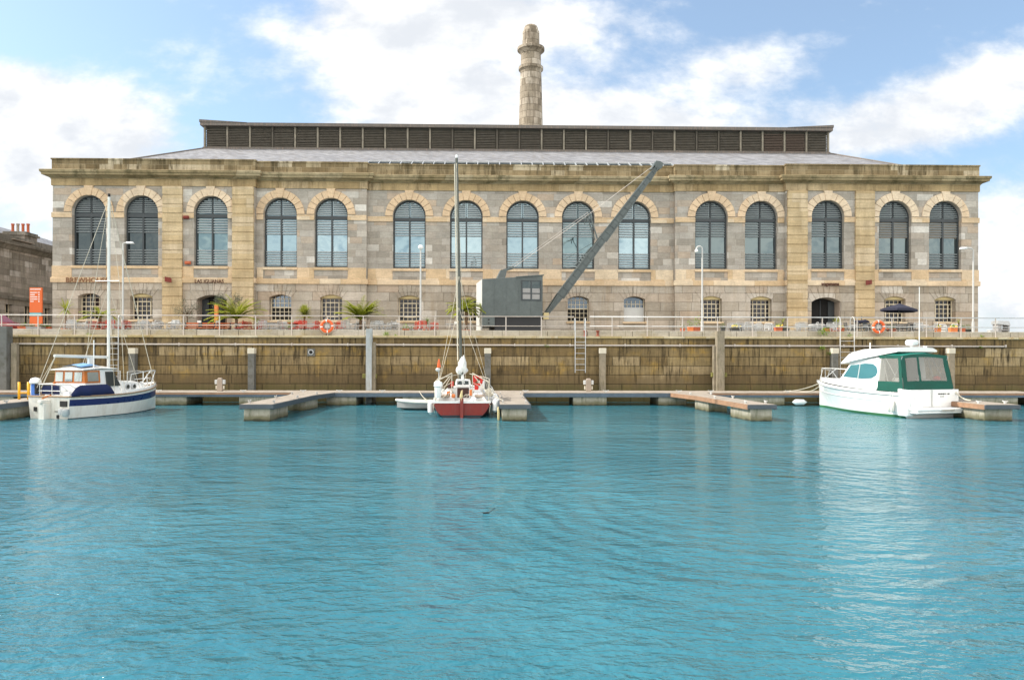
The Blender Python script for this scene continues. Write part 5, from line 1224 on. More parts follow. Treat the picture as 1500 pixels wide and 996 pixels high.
# ------------------------------------------------------------------ boats
def hull_rings(st, band):
    """st: (y, half beam at sheer, z sheer, half beam at waterline, keel z); band: fraction rows from the sheer down"""
    out = []
    for y, hb, zs_, hw_, zk in st:
        def side(s_):
            r_ = [(s_*hb, y, zs_)]
            for f in band: r_.append((s_*(hb+(hw_-hb)*f**1.6), y, zs_*(1-f)))
            r_.append((s_*hw_*.7, y, zk*.6)); return r_
        out.append(side(-1)+[(0, y, zk)]+side(1)[::-1])
    return out
def smooth_st(st, n=4):
    o = []
    for a, b_ in zip(st, st[1:]):
        for i in range(n): t_ = i/n; o.append(tuple(p+(q_-p)*t_ for p, q_ in zip(a, b_)))
    return o+[st[-1]]
def curve_pts(st, k=6):
    """Catmull-Rom through stations for fair lines"""
    o = []
    n_ = len(st)
    for i in range(n_-1):
        p0, p1, p2, p3 = st[max(0, i-1)], st[i], st[i+1], st[min(n_-1, i+2)]
        for j in range(k):
            t_ = j/k; o.append(tuple(.5*((2*b_)+(-a+c)*t_+(2*a-5*b_+4*c-d_)*t_*t_+(-a+3*b_-3*c+d_)*t_**3) for a, b_, c, d_ in zip(p0, p1, p2, p3)))
    return o+[st[-1]]
def ring_line(st, off=0, dz=0): return [(s_, y, z) for s_, y, z in st]

# --- motor sailer
bo = thing('motor_sailer', 'small white motor sailer with navy hull band and varnished wheelhouse windows', 'sailing boat', (-17.48, 29.25, 0), R(-16))
st = curve_pts([(0, 1.0, .86, .9, -.1), (1.2, 1.14, .84, 1.05, -.35), (2.8, 1.17, .86, 1.05, -.45), (4.2, .98, .95, .7, -.42), (5.2, .5, 1.05, .25, -.25), (5.75, .04, 1.13, .02, .05)])
b_ = MB(); rg = hull_rings(st, (.12, .42, .97, 1.0)); k = len(rg[0])
b_.loft(rg, caps=True, mats=[0, 1, 0, 2, 2, 2, 2, 2, 2, 0, 1, 0][:k-1]); b_.m = [0 if len(f) > 4 else m_ for f, m_ in zip(b_.f, b_.m)]
hl = b_.build('hull', [M['gel_dirty'], M['navy_paint'], M['antifoul']], bo, smooth='auto')
b_ = MB()
for s_ in (-1, 1): b_.tube([(s_*(h_+.02), y, z+.01) for y, h_, z, a, c in st], .035, 6)
b_.tube([(-1.0, -.02, .87), (1.0, -.02, .87)], .035, 6); b_.build('rubbing_strake', M['wood'], bo, smooth='auto')
b_ = MB(); b_.add([(s_*h_*.98, y, z-.03) for y, h_, z, a, c in st for s_ in (-1, 1)], [(2*i, 2*i+1, 2*i+3, 2*i+2) for i in range(len(st)-1)]); b_.build('deck', M['gel'], bo, recalc=False)
b_ = MB()
for s_ in (-1, 1): b_.loft([[(s_*h_*.99, y, z), (s_*h_*.93, y, z), (s_*h_*.93, y, z+.14), (s_*h_*.97, y, z+.14)] for y, h_, z, a, c in st if y > 2.6], closed=True)
b_.build('bulwark', M['gel'], bo, smooth='auto')
b_ = MB(); b_.box(-.14, .12, -.34, -.01, -.3, .62); b_.box(-.1, .08, -.42, -.0, .62, .74); rd = b_.build('rudder', M['gel_dirty'], bo, bevel=.02)
b_ = MB(); b_.tube([(.0, -.3, .8), (0, .2, .95), (0, .7, 1.0)], .03, 6); b_.build('tiller', M['varnish'], rd)
b_ = MB(); b_.box(-.68, -.56, -.06, -.01, .28, .45); b_.box(.58, .9, -.05, -.01, .48, .7); b_.box(.3, .55, -.04, -.01, .28, .3); b_.box(-.25, -.16, -.05, -.01, .02, .14); b_.box(.42, .5, -.05, -.01, .02, .16); b_.build('transom_fittings', M['rubber'], bo)
b_ = MB(); b_.lathe((.7, -.09, .18), [(.11, 0), (.12, .1), (.1, .22), (.02, .25)], 10); b_.lathe((.93, -.12, .12), [(.09, 0), (.14, .08), (.13, .26), (.04, .3)], 10); b_.build('outboard_bracket', M['galv'], bo, smooth='auto')
# wheelhouse
WH0, WH1 = .95, 2.95
b_ = MB(); b_.hexa([(-.8, WH0, .8), (.8, WH0, .8), (.84, WH1-.1, .85), (-.84, WH1-.1, .85), (-.72, WH0+.05, 1.9), (.72, WH0+.05, 1.9), (.7, WH1-.45, 1.9), (-.7, WH1-.45, 1.9)]); wh = b_.build('wheelhouse', M['gel'], bo, bevel=.05)
b_ = MB()
b_.hexa([(-.76, WH0+.01, 1.36), (.76, WH0+.01, 1.36), (.76, WH0+.06, 1.36), (-.76, WH0+.06, 1.36), (-.72, WH0+.03, 1.86), (.72, WH0+.03, 1.86), (.72, WH0+.09, 1.86), (-.72, WH0+.09, 1.86)])
b_.hexa([(.72, WH0+.04, 1.36), (.785, WH0+.04, 1.36), (.785, WH0+.78, 1.36), (.72, WH0+.78, 1.36), (.68, WH0+.06, 1.86), (.745, WH0+.06, 1.86), (.745, WH0+.78, 1.86), (.68, WH0+.78, 1.86)])
b_.box(-.78, -.7, WH0-.03, WH0+.02, .9, 1.4)
wf = b_.build('wooden_window_frame', M['varnish'], bo)
for i in range(3):
    x0 = -.68+i*.47; b_ = MB(); b_.hexa([(x0, WH0-.012, 1.42), (x0+.36, WH0-.012, 1.42), (x0+.36, WH0+.0, 1.42), (x0, WH0+.0, 1.42), (x0, WH0+.01, 1.8), (x0+.36, WH0+.01, 1.8), (x0+.36, WH0+.03, 1.8), (x0, WH0+.03, 1.8)]); b_.build('window_pane', M['boat_glass_pale'], wf)
b_ = MB(); b_.hexa([(.78, WH0+.14, 1.42), (.80, WH0+.14, 1.42), (.80, WH0+.68, 1.42), (.78, WH0+.68, 1.42), (.745, WH0+.14, 1.8), (.765, WH0+.14, 1.8), (.765, WH0+.68, 1.8), (.745, WH0+.68, 1.8)]); b_.build('window_pane', M['boat_glass_pale'], wf)
b_ = MB(); b_.hexa([(.8, WH0+1.08, 1.2), (.86, WH0+1.08, 1.2), (.87, WH0+1.78, 1.2), (.8, WH0+1.78, 1.2), (.72, WH0+1.08, 1.8), (.765, WH0+1.08, 1.8), (.755, WH0+1.5, 1.8), (.72, WH0+1.5, 1.8)]); b_.build('dark_side_window', M['boat_glass_dk'], wh)
b_ = MB(); b_.loft([[(-.8, y, z), (-.82, y, z+.03), (0, y, z+.12), (.82, y, z+.03), (.8, y, z)] for y, z in ((WH0-.12, 1.88), (WH0+.8, 1.93), (WH1-.35, 1.9))], closed=True); b_.build('wheelhouse_roof', M['gel'], bo, smooth='auto')
b_ = MB(); b_.loft([[(-.5, y, z), (0, y, z+.1), (.5, y, z)] for y, z in ((WH0+.1, 2.0), (WH0+.7, 2.06), (WH0+1.1, 2.02))], caps=False); b_.add([], []); b_.build('roof_cover', M['skyblue'], bo)
b_ = MB(); rr = []
for y, hw_, zt_ in ((2.9, .78, 1.42), (3.4, .72, 1.38), (3.9, .6, 1.36), (4.3, .5, 1.3), (4.5, .42, 1.05)): rr.append([(-hw_, y, .85), (-hw_*.95, y, zt_-.06), (-hw_*.6, y, zt_), (hw_*.6, y, zt_), (hw_*.95, y, zt_-.06), (hw_, y, .85)])
b_.loft(rr, caps=True); fc = b_.build('fore_cabin', M['gel'], bo, smooth='auto')
for y in (3.25, 3.62):
    b_ = MB(); b_.tube([(.66, y, 1.13), (.765, y, 1.13)], .12, 14); b_.build('porthole', M['galv'], fc); b_ = MB(); b_.tube([(.766, y, 1.13), (.772, y, 1.13)], .085, 14); b_.build('porthole_glass', M['boat_glass_dk'], fc)
# side cloth, stern gear
b_ = MB(); N_ = 10; v_ = []
for i in range(N_+1):
    t_ = i/N_; y = -.0+2.1*t_; x_ = 1.07+.08*math.sin(math.pi*t_*.7); top = 1.3 if .12 < t_ < .86 else 1.3-.35*(abs(t_-.5)-.36)/.14
    v_ += [(x_+.02*math.sin(i*2.1), y, .87), (x_+.03*math.cos(i*1.7), y, (top+.87)/2), (x_-.02, y, top)]
b_.add(v_, [(3*i+j, 3*i+j+1, 3*i+j+4, 3*i+j+3) for i in range(N_) for j in range(2)]); cl_ = b_.build('side_cloth', M['navy'], bo, smooth=True, recalc=False)
so_ = cl_.modifiers.new('thickness', 'SOLIDIFY'); so_.thickness = .012
b_ = MB(); b_.box(-.95, -.72, .05, .3, .88, 1.36); b_.build('blue_life_sling', M['blue'], bo, bevel=.04); b_ = MB(); b_.lathe((-.82, .15, 1.36), [(.2, 0), (.22, .06), (.16, .2), (.03, .24)], 12); b_.lathe((-.98, .15, .9), [(.05, 0), (.06, .3), (.05, .5)], 8); b_.build('white_hood', M['gel'], bo, smooth='auto')
b_ = MB(); b_.box(-.72, -.6, .0, .2, .95, 1.35); b_.build('small_outboard', M['rubber'], bo, bevel=.03)
b_ = MB()
for z_ in (1.08, 1.34): b_.tube([(-.98, 1.1, z_), (-.98, .2, z_), (-.5, .05, z_), (.5, .05, z_), (.72, .3, z_-.02), (.95, .62, .92 if z_ < 1.2 else 1.0)], .02, 6)
for x_ in (-.5, .1, .5): b_.tube([(x_, .05, .85), (x_, .05, 1.34)], .02, 6)
b_.tube([(.5, .05, 1.34), (.9, .3, .88)], .025, 6)
b_.build('stern_rail', M['stainless'], bo, smooth='auto')
b_ = MB(); b_.box(-.45, .42, .09, .11, .95, 1.3); b_.build('rail_cloth', M['navy'], bo); b_ = MB(); b_.hexa([(-.35, .1, .86), (.9, .1, .86), (.9, .9, .86), (-.35, .9, .86), (-.3, .14, 1.04), (.8, .14, 1.04), (.8, .9, 1.04), (-.3, .9, 1.04)]); b_.build('cockpit_coaming', M['gel'], bo, bevel=.03)
b_ = MB()
for s_ in (-1, 1):
    b_.tube([(s_*.86, 3.1, 1.3), (s_*.86, 3.1, 1.78), (s_*.7, 3.9, 1.8), (s_*.62, 4.3, 1.78), (s_*.62, 4.3, .98)], .022, 6)
    b_.tube([(s_*.5, 4.7, 1.0), (s_*.42, 4.75, 1.62), (s_*.12, 5.6, 1.78), (0, 5.75, 1.78)], .022, 6); b_.tube([(s_*.3, 5.1, 1.05), (s_*.12, 5.62, 1.78)], .022, 6); b_.tube([(s_*.4, 4.9, 1.38), (s_*.1, 5.6, 1.45)], .016, 6)
b_.build('pulpit', M['stainless'], bo, smooth='auto')
b_ = MB(); b_.lathe((0, 4.9, 1.0), [(.12, 0), (.12, .15), (.06, .2), (.08, .3)], 10); b_.build('anchor_winch', M['galv'], bo, smooth='auto')
MZ = P(169, 289, 32.1).z
b_ = MB(); b_.tube([(0, 2.98, .9), (0, 2.98, 2.4), (.03, 2.96, MZ)], .07, 12, .055); mst = b_.build('mast', M['mast_grey'], bo, smooth='auto')
b_ = MB(); b_.tube([(-.62, 2.9, 5.68), (.62, 2.9, 5.66)], .018, 6); b_.build('spreader', M['mast_grey'], mst); b_ = MB(); b_.tube([(.03, 2.96, MZ), (.03, 2.96, MZ+.14)], .05, 8); b_.build('masthead_light', M['rubber'], mst)
b_ = MB(); b_.tube([(0, 2.9, 2.4), (0, .25, 2.46)], .06, 10); b_.box(-.05, .05, 1.9, 2.1, 2.05, 2.4); b_.build('boom', M['mast_grey'], bo, smooth='auto')
b_ = MB(); mt_ = (.03, 2.96, MZ-.05)
for q_ in ((.05, 5.65, 1.2),): b_.tube([mt_, q_], .016, 5)
b_.tube([mt_, (.62, 2.9, 5.66), (1.08, 2.7, 1.0)], .010, 5); b_.tube([mt_, (-.62, 2.9, 5.68), (-1.08, 2.7, 1.0)], .010, 5)
b_.tube([mt_, (-.6, .02, 1.2)], .012, 5); b_.tube([(-.0, .3, 2.44), (-.42, .05, 1.2)], .02, 5); b_.tube([(0, .3, 2.44), (-.6, .1, 1.3)], .012, 5); b_.tube([(.03, 2.96, 5.4), (1.05, 2.2, 1.0)], .009, 5); b_.tube([(.03, 2.96, 5.4), (-1.05, 2.2, 1.0)], .009, 5); b_.tube([(.03, 2.96, 5.4), (.9, 3.8, 1.0)], .009, 5)
b_.build('rigging', M['rope'], bo)
b_ = MB(); b_.tube([(.72, 1.45, 1.95), (.72, 1.45, 3.1)], .02, 6); b_.build('whip_aerial', M['gel'], bo)

# --- red yacht
bo = thing('red_yacht', 'small red sailing yacht with tall dark mast, left of the middle finger pontoon', 'sailing boat', (-1.36, 29.75, 0), R(1))
st = curve_pts([(0, 1.14, .58, .74, -.04), (1.2, 1.22, .58, 1.0, -.3), (3.0, 1.25, .62, 1.1, -.45), (4.8, 1.0, .75, .75, -.4), (6.2, .5, .92, .3, -.2), (7.0, .04, 1.02, .02, .1)])
b_ = MB(); rg = hull_rings(st, (.1, .55, .78, 1.0)); k = len(rg[0]); b_.loft(rg, caps=True, mats=[0, 0, 0, 1, 1, 1, 1, 1, 1, 0, 0, 0][:k-1])
b_.m = [0 if len(f) > 4 else m_ for f, m_ in zip(b_.f, b_.m)]
b_.build('hull', [M['red_hull'], M['antifoul']], bo, smooth='auto')
b_ = MB(); b_.prism([(-.74, .01), (-.86, .1), (.86, .1), (.74, .01)], -.015, .01); b_.build('transom_boot_stripe', M['antifoul'], bo)
b_ = MB()
for s_ in (-1, 1): b_.loft([[(s_*(h_+.025), y, z+.004), (s_*(h_-.06), y, z+.004), (s_*(h_-.07), y, z+.1), (s_*(h_+.0), y, z+.1)] for y, h_, z, a, c in st], closed=True)
b_.box(-1.1, 1.1, -.02, .06, .585, .67); b_.build('white_toe_rail', M['gel'], bo, smooth='auto')
b_ = MB(); b_.add([(s_*h_*.98, y, z+.05) for y, h_, z, a, c in st for s_ in (-1, 1)], [(2*i, 2*i+1, 2*i+3, 2*i+2) for i in range(len(st)-1)]); b_.build('deck', M['gel_grey'], bo, recalc=False)
b_ = MB(); b_.hexa([(-.06, -.2, -.3), (.06, -.2, -.3), (.06, -.02, -.3), (-.06, -.02, -.3), (-.07, -.12, .78), (.07, -.12, .78), (.07, -.02, .78), (-.07, -.02, .78)]); rd = b_.build('rudder', M['red_hull'], bo, bevel=.01)
b_ = MB(); b_.tube([(0, -.08, .8), (.0, .5, 1.0), (0, .9, 1.05)], .03, 6); b_.build('tiller', M['wood'], rd)
b_ = MB()
for s_ in (-1, 1): b_.hexa([(s_*.3, 1.0, .6), (s_*1.0, .2, .6), (s_*1.05, 2.0, .6), (s_*.45, 2.0, .6), (s_*.35, 1.0, .72), (s_*.9, .2, .82), (s_*.92, 2.0, 1.0), (s_*.5, 2.0, 1.0)])
b_.build('cockpit_seats', M['gel'], bo)
b_ = MB(); rr = []
for y, hw_, zt_ in ((2.0, .86, 1.12), (3.2, .82, 1.15), (4.4, .62, 1.1), (5.2, .4, .98)): rr.append([(-hw_, y, .62), (-hw_*.88, y, zt_-.08), (-hw_*.55, y, zt_), (hw_*.55, y, zt_), (hw_*.88, y, zt_-.08), (hw_, y, .62)])
b_.loft(rr, caps=True); cb = b_.build('cabin', M['gel'], bo, smooth='auto')
for s_ in (-1, 1):
    b_ = MB(); b_.box(s_*.42, s_*.74, 1.93, 1.985, .68, .95); b_.build('bulkhead_panel', M['wood'] if 0 else M['jamb'], cb, bevel=.01)
b_ = MB(); b_.box(-.3, .3, 1.9, 1.99, .62, 1.22); hf = b_.build('companionway_frame', M['gel'], bo); b_ = MB(); b_.box(-.25, .25, 1.88, 1.899, .7, 1.12); b_.build('companionway_hatch', M['dark_wood'], hf)
b_ = MB(); b_.hexa([(-.34, 1.7, 1.22), (.34, 1.7, 1.22), (.34, 2.7, 1.16), (-.34, 2.7, 1.16), (-.3, 1.78, 1.5), (.3, 1.78, 1.5), (.3, 2.6, 1.42), (-.3, 2.6, 1.42)]); hb = b_.build('spray_hood', M['gel'], bo, bevel=.04)
b_ = MB(); b_.box(-.24, -.03, 1.70, 1.73, 1.27, 1.42); b_.box(.03, .24, 1.70, 1.73, 1.27, 1.42); b_.build('hood_windows', M['boat_glass_dk'], hb)
b_ = MB(); b_.tube([(-.02, -.08, .84), (.0, -.12, 1.1)], .07, 8, .02); b_.tube([(0, -.1, .6), (-.03, -.1, .85)], .03, 6); b_.build('yellow_line_bundle', M['yellow_paint'], bo)
b_ = MB()
for s_ in (-1, 1):
    b_.tube([(s_*1.08, .05, .7), (s_*1.1, .1, 1.42)], .02, 6); b_.tube([(s_*1.1, 1.1, .72), (s_*1.12, 1.1, 1.44)], .016, 6); b_.tube([(s_*1.12, 2.6, .75), (s_*1.12, 2.6, 1.5)], .016, 6)
    b_.tube([(s_*1.1, .1, 1.42), (s_*.42, .45, 1.78)], .022, 6); b_.tube([(s_*1.1, .1, 1.42), (s_*1.12, 1.1, 1.44), (s_*1.12, 2.6, 1.5), (s_*.9, 4.6, 1.5), (s_*.2, 6.8, 1.6)], .012, 6)
    b_.tube([(s_*.42, .45, 1.78), (s_*.42, .45, .8)], .018, 6); b_.tube([(s_*1.1, .1, 1.05), (s_*.42, .45, 1.4)], .012, 6); b_.tube([(s_*1.05, .1, .98), (s_*.5, .4, 1.66)], .018, 6)
b_.build('pushpit_rails', M['rope'], bo, smooth='auto')
b_ = MB(); rr = []
for y, w_, h_ in ((.55, .06, .1), (.62, .16, .34), (.9, .22, .42), (1.6, .2, .4), (2.4, .16, .36), (2.85, .1, .5)):
    rr.append([(w_*math.cos(a)*(1.15 if math.sin(a) < 0 else .75)+.02*math.sin(a*5+y*4), y, 1.95+h_*(.2+math.sin(a))*(1 if math.sin(a) > 0 else .75)) for a in [2*math.pi*i/14 for i in range(14)]])
b_.loft(rr, closed=True); b_.sphere((-.12, .52, 1.9), .14, 1.3, 10, 8); b_.tube([(0, .6, 1.75), (.05, .6, 1.35)], .06, 8); b_.build('furled_mainsail', M['sail'], bo, smooth=True)
b_ = MB(); b_.tube([(0, .5, 1.78), (0, 2.95, 1.72)], .05, 8); b_.build('boom', M['mast_dark'], bo)
tzm = P(671, 232, 32.7).z; tx = P(670.5, 232, 32.7).x; bx = P(676.5, 520, 32.7).x
b_ = MB(); b_.tube([(bx+1.36, 2.97, 1.1), (bx+1.36, 2.97, 2.5), (tx+1.36, 2.95, tzm)], .078, 12, .062); mst = b_.build('mast', M['mast_dark'], bo, smooth='auto')
b_ = MB(); b_.lathe((tx+1.36, 2.95, tzm), [(.05, 0), (.06, .05), (.05, .14)], 8); b_.build('masthead_light', M['gel'], mst)
top = (tx+1.36, 2.95, tzm-.05); b_ = MB(); b_.tube([(tx+1.28, 2.8, tzm-.3), (bx+1.24, 2.7, 2.3)], .028, 6)
b_.tube([top, (0, 6.95, 1.1)], .01, 5); b_.tube([top, (-.15, .02, 1.4)], .009, 5)
for s_ in (-1, 1): b_.tube([(tx*.4+bx*.6+1.36, 2.9, 6.0), (s_*1.2, 2.9, .75)], .009, 5); b_.tube([(tx*.4+bx*.6+1.36, 2.9, 4.6), (s_*1.18, 1.9, .75)], .008, 5)
b_.build('rigging', M['rope'], bo)
b_ = MB(); b_.torus((.62, 1.0, 1.45), .17, .06, 18, 8); b_.box(.42, .62, 1.0, 1.1, 1.42, 1.66); b_.box(.5, .66, .9, 1.0, 1.08, 1.25); b_.box(-.5, -.38, 1.2, 1.3, 1.2, 1.42); b_.build('red_lifesaving_gear', M['red'], bo, bevel=.02)
b_ = MB(); b_.box(.66, .92, 1.0, 1.12, 1.1, 1.46); b_.box(-.3, .3, 1.3, 1.42, 1.2, 1.24); b_.build('white_raft_box', M['gel'], bo, bevel=.03)
b_ = MB(); b_.lathe((-.95, .0, .8), [(.09, 0), (.13, .1), (.14, .42), (.18, .46), (.17, .62), (.05, .68)], 12); b_.build('outboard_motor', M['gel'], bo, smooth='auto')
b_ = MB(); b_.lathe((-.93, .15, 2.02), [(.07, 0), (.075, .05), (.02, .34)], 10); bu = b_.build('orange_marker_cone', M['orange'], bo, smooth='auto'); b_ = MB(); b_.tube([(-.93, .15, .9), (-.93, .15, 2.0)], .018, 6); b_.sphere((-.97, .15, 1.93), .1, .8, 10, 6); b_.build('marker_pole', M['gel_grey'], bu)
b_ = MB(); b_.box(-.66, -.42, 1.9, 2.1, 1.1, 1.3); b_.build('winch_box', M['dark_wood'], bo)
for (x_, y_, z_) in ((1.42, 1.0, .55), (1.38, 2.6, .6), (1.36, .2, .5)):
    b_ = MB(); b_.lathe((x_, y_, z_-.3), [(.03, 0), (.12, .08), (.13, .4), (.1, .5), (.03, .56)], 10); b_.tube([(x_, y_, z_+.26), (x_-.2, y_, 1.2)], .01, 5); b_.build('fender', M['gel'], bo, smooth='auto')
b_ = MB(); b_.lathe((-1.3, .6, .1), [(.03, 0), (.11, .08), (.12, .4), (.1, .5), (.03, .56)], 10); b_.build('fender', M['gel'], bo, smooth='auto')
b_ = MB(); b_.sphere((1.15, .9, .95), .16, 1, 10, 8); b_.torus((1.12, .5, 1.0), .14, .04, 14, 6); b_.build('rope_coil', M['rope'], bo, smooth='auto')

b_ = MB(); rq = random.Random(21)
for i in range(7):
    x_ = rq.uniform(-1, 1); y_ = rq.uniform(.1, 1.6); b_.tube([(x_, y_, .8), (x_+rq.uniform(-.2, .2), y_+rq.uniform(-.1, .2), .92+rq.uniform(0, .1)), (x_+rq.uniform(-.3, .3), y_+.1, .78)], .014, 5)
for s_ in (-1, 1): b_.tube([(s_*.95, .1, .74), (s_*1.15, -.02, .5), (s_*1.1, -.03, .2)], .014, 5); b_.tube([(s_*.5, 1.5, 1.6), (s_*.9, 1.0, .9)], .012, 5)
b_.build('loose_lines', M['rope'], bo, smooth=True)
for s_ in (-1, 1):
    b_ = MB(); b_.lathe((s_*.82, 1.25, .98), [(.09, 0), (.06, .06), (.07, .14), (.03, .15)], 10); b_.build('winch', M['stainless'], bo, smooth='auto')
b_ = MB(); b_.box(-.95, -.5, .25, .95, .8, .9); b_.box(.5, .95, .3, 1.0, .8, .88); b_.build('tan_cushions', M['jamb'], bo, bevel=.03)
b_ = MB(); b_.box(-.62, -.48, .25, .45, .9, 1.05); b_.box(.3, .42, .5, .7, .85, 1.1); b_.sphere((-.35, .3, .86), .09, 1, 8, 6); b_.build('terracotta_bucket', M['orange_pot'], bo, bevel=.02)

# --- motor cruiser
bo = thing('motor_cruiser', 'white cabin motor cruiser with dark green cockpit canopy, radar dome and bathing platform', 'motor boat', (17.93, 29.95, 0), R(16))
st = curve_pts([(0, 1.42, 1.02, 1.36, -.2), (1.5, 1.46, 1.04, 1.36, -.35), (3.2, 1.4, 1.1, 1.15, -.45), (4.8, 1.08, 1.2, .62, -.4), (6.0, .5, 1.3, .14, -.1), (6.6, .05, 1.36, .0, .3)])
def crings(st):
    out = []
    for y, hb, zs_, hw_, zk in st:
        kn = y/6.6
        def side(s_):
            return [(s_*hb, y, zs_), (s_*(hb+.03)*(1-.0), y, zs_-.12), (s_*(hb*.62+hw_*.38), y, zs_*.62), (s_*(hb*.30+hw_*.7), y, .27+kn*.18), (s_*(hw_*.97+.01), y, .10), (s_*hw_*.95, y, .0), (s_*hw_*.6, y, zk*.7)]
        out.append(side(-1)+[(0, y, zk)]+side(1)[::-1])
    return out
rg = crings(st); k = len(rg[0]); b_ = MB(); b_.loft(rg, caps=True, mats=[0, 0, 0, 0, 1, 2, 2, 2, 2, 1, 0, 0, 0, 0][:k-1]); b_.m = [0 if len(f) > 4 else m_ for f, m_ in zip(b_.f, b_.m)]
b_.build('hull', [M['gel'], M['green_paint'], M['antifoul']], bo, smooth='auto')
b_ = MB()
for s_ in (-1, 1): b_.tube([(s_*(h_+.045), y, z-.1) for y, h_, z, a, c in st], .032, 6)
b_.build('rubbing_strake', M['gel_grey'], bo, smooth='auto')
b_ = MB()
for s_ in (-1, 1): b_.tube([(s_*((h_*.62+a*.38)+.012), y, z*.62) for y, h_, z, a, c in st if y > 0.2], .014, 5)
b_.build('styling_line', M['gel_grey'], bo, smooth='auto')
# foredeck and cabin moulding
b_ = MB(); rr = []
for y, hw_, zt_ in ((1.5, 1.42, 1.05), (2.4, 1.4, 1.1), (3.2, 1.32, 1.4), (4.0, 1.12, 1.5), (5.0, .82, 1.42), (5.9, .42, 1.4), (6.5, .05, 1.38)):
    zs_ = 1.03+.05*y; rr.append([(-hw_, y, zs_-.05), (-hw_*.96, y, zs_+.06), (-hw_*.78, y, max(zs_+.1, zt_-.04)), (-hw_*.3, y, max(zs_+.12, zt_+.04)), (hw_*.3, y, max(zs_+.12, zt_+.04)), (hw_*.78, y, max(zs_+.1, zt_-.04)), (hw_*.96, y, zs_+.06), (hw_, y, zs_-.05)])
b_.loft(rr, caps=True); b_.build('foredeck', M['gel'], bo, smooth='auto')
# deckhouse
A0, A1 = 1.45, 4.1
def dh(y, hw0, z0, hw1, z1): return [(-hw0, y, z0), (-hw1, y, z1), (hw1, y, z1), (hw0, y, z0)]
def dhx(y, z): return (1.33-.10*(y-A0))-.13*(z-1.0)
b_ = MB(); rr = []
for y in (A0, A0+.4, A0+.9, A0+1.4, A1-.75, A1-.35, A1-.05):
    z0 = 1.0+.15*(y-A0); z1 = 2.5-.05*(y-A0) if y <= A1-.75 else 2.37-(y-(A1-.75))*1.15
    rr.append([(-dhx(y, z0), y, z0), (-dhx(y, (z0+z1)/2), y, (z0+z1)/2), (-dhx(y, z1-.08), y, z1-.08), (-dhx(y, z1)+.1, y, z1), (0, y, z1+.04), (dhx(y, z1)-.1, y, z1), (dhx(y, z1-.08), y, z1-.08), (dhx(y, (z0+z1)/2), y, (z0+z1)/2), (dhx(y, z0), y, z0)])
b_.loft(rr, caps=True); dhs = b_.build('deckhouse', M['gel'], bo, smooth='auto')
for s_ in (-1, 1):
    b_ = MB(); sp_ = lambda y, z, s_=s_: s_*(dhx(y, z)+.014)
    pl = [(A0+.16, 1.86), (A0+.24, 1.68), (A0+.5, 1.56), (A0+1.1, 1.52), (A1-.25, 1.58), (A1-.7, 2.1), (A0+1.0, 2.2), (A0+.5, 2.18), (A0+.26, 2.06)]
    n_ = len(pl); b_.add([(sp_(y, z), y, z) for y, z in pl]+[(sp_(y, z)-s_*.06, y, z) for y, z in pl], [list(range(n_)), list(range(2*n_-1, n_-1, -1))]+[(i, i+n_, (i+1) % n_+n_, (i+1) % n_) for i in range(n_)])
    sw = b_.build('side_window', M['boat_glass'], dhs)
    b_ = MB(); b_.bar((sp_(A0+1.35, 1.53), A0+1.35, 1.53), (sp_(A0+1.3, 2.18), A0+1.3, 2.18), .05, .03); b_.build('window_divider', M['gel_grey'], sw)
b_ = MB(); b_.hexa([(-.9, A1-.08, 1.62), (.9, A1-.08, 1.62), (.9, A1+.0, 1.58), (-.9, A1+.0, 1.58), (-.82, A1-.66, 2.18), (.82, A1-.66, 2.18), (.82, A1-.6, 2.2), (-.82, A1-.6, 2.2)]); b_.build('windscreen', M['boat_glass'], dhs)
b_ = MB(); rr = []
for y, hw_, z_, th in ((A0-.75, 1.05, 2.76, .06), (A0+.2, 1.16, 2.74, .2), (A0+1.2, 1.18, 2.72, .34), (A0+1.9, 1.15, 2.6, .34), (A0+2.5, 1.05, 2.22, .06)):
    rr.append([(-hw_, y, z_-th), (-hw_, y, z_), (-hw_*.8, y, z_+.1), (0, y, z_+.15), (hw_*.8, y, z_+.1), (hw_, y, z_), (hw_, y, z_-th)])
b_.loft(rr, closed=True, caps=True); rfc = b_.build('roof', M['gel'], bo, smooth='auto')
b_ = MB(); b_.lathe((-.05, .95, 2.84), [(.06, 0), (.07, .12), (.22, .15), (.25, .2), (.25, .3), (.2, .36), (.03, .38)], 18); b_.build('radar_dome', M['gel'], bo, smooth='auto')
b_ = MB(); b_.tube([(.3, .9, 2.8), (.3, .9, 5.45)], .02, 6, .012); b_.box(.5, .62, .8, .9, 2.8, 2.95); b_.tube([(-1.05, 2.2, 2.7), (-1.05, 2.2, 3.1)], .025, 6); b_.build('whip_aerial', M['gel'], bo)
# canopy: frame cloth with clear panels
CY0, CYT, CY1, CW = .12, .38, 1.5, 1.3
def cwall(mb, quads):
    for q_ in quads: mb.add(q_, [(0, 1, 2, 3)])
g1 = MB()
def aft(x, z):  # a point on the aft curtain
    t_ = (z-1.15)/(2.62-1.15); return (x*(1-.06*t_), CY0+(CYT-CY0)*t_, z-.10*(x/CW)**2*t_)
def side(y0, z, s_):
    t_ = (z-1.05)/(2.55-1.05); return (s_*(CW+.04-.12*t_), y0+.0*t_, z)
def patch(mb, fn, u0, u1, v0, v1, n1_=6, n2_=4, wr=.008):
    vs = [Vector(fn(u0+(u1-u0)*i/n1_, v0+(v1-v0)*j/n2_))+Vector((rn.uniform(-wr, wr), rn.uniform(-wr, wr), 0)) for i in range(n1_+1) for j in range(n2_+1)]
    mb.add(vs, [(i*(n2_+1)+j, (i+1)*(n2_+1)+j, (i+1)*(n2_+1)+j+1, i*(n2_+1)+j+1) for i in range(n1_) for j in range(n2_)])
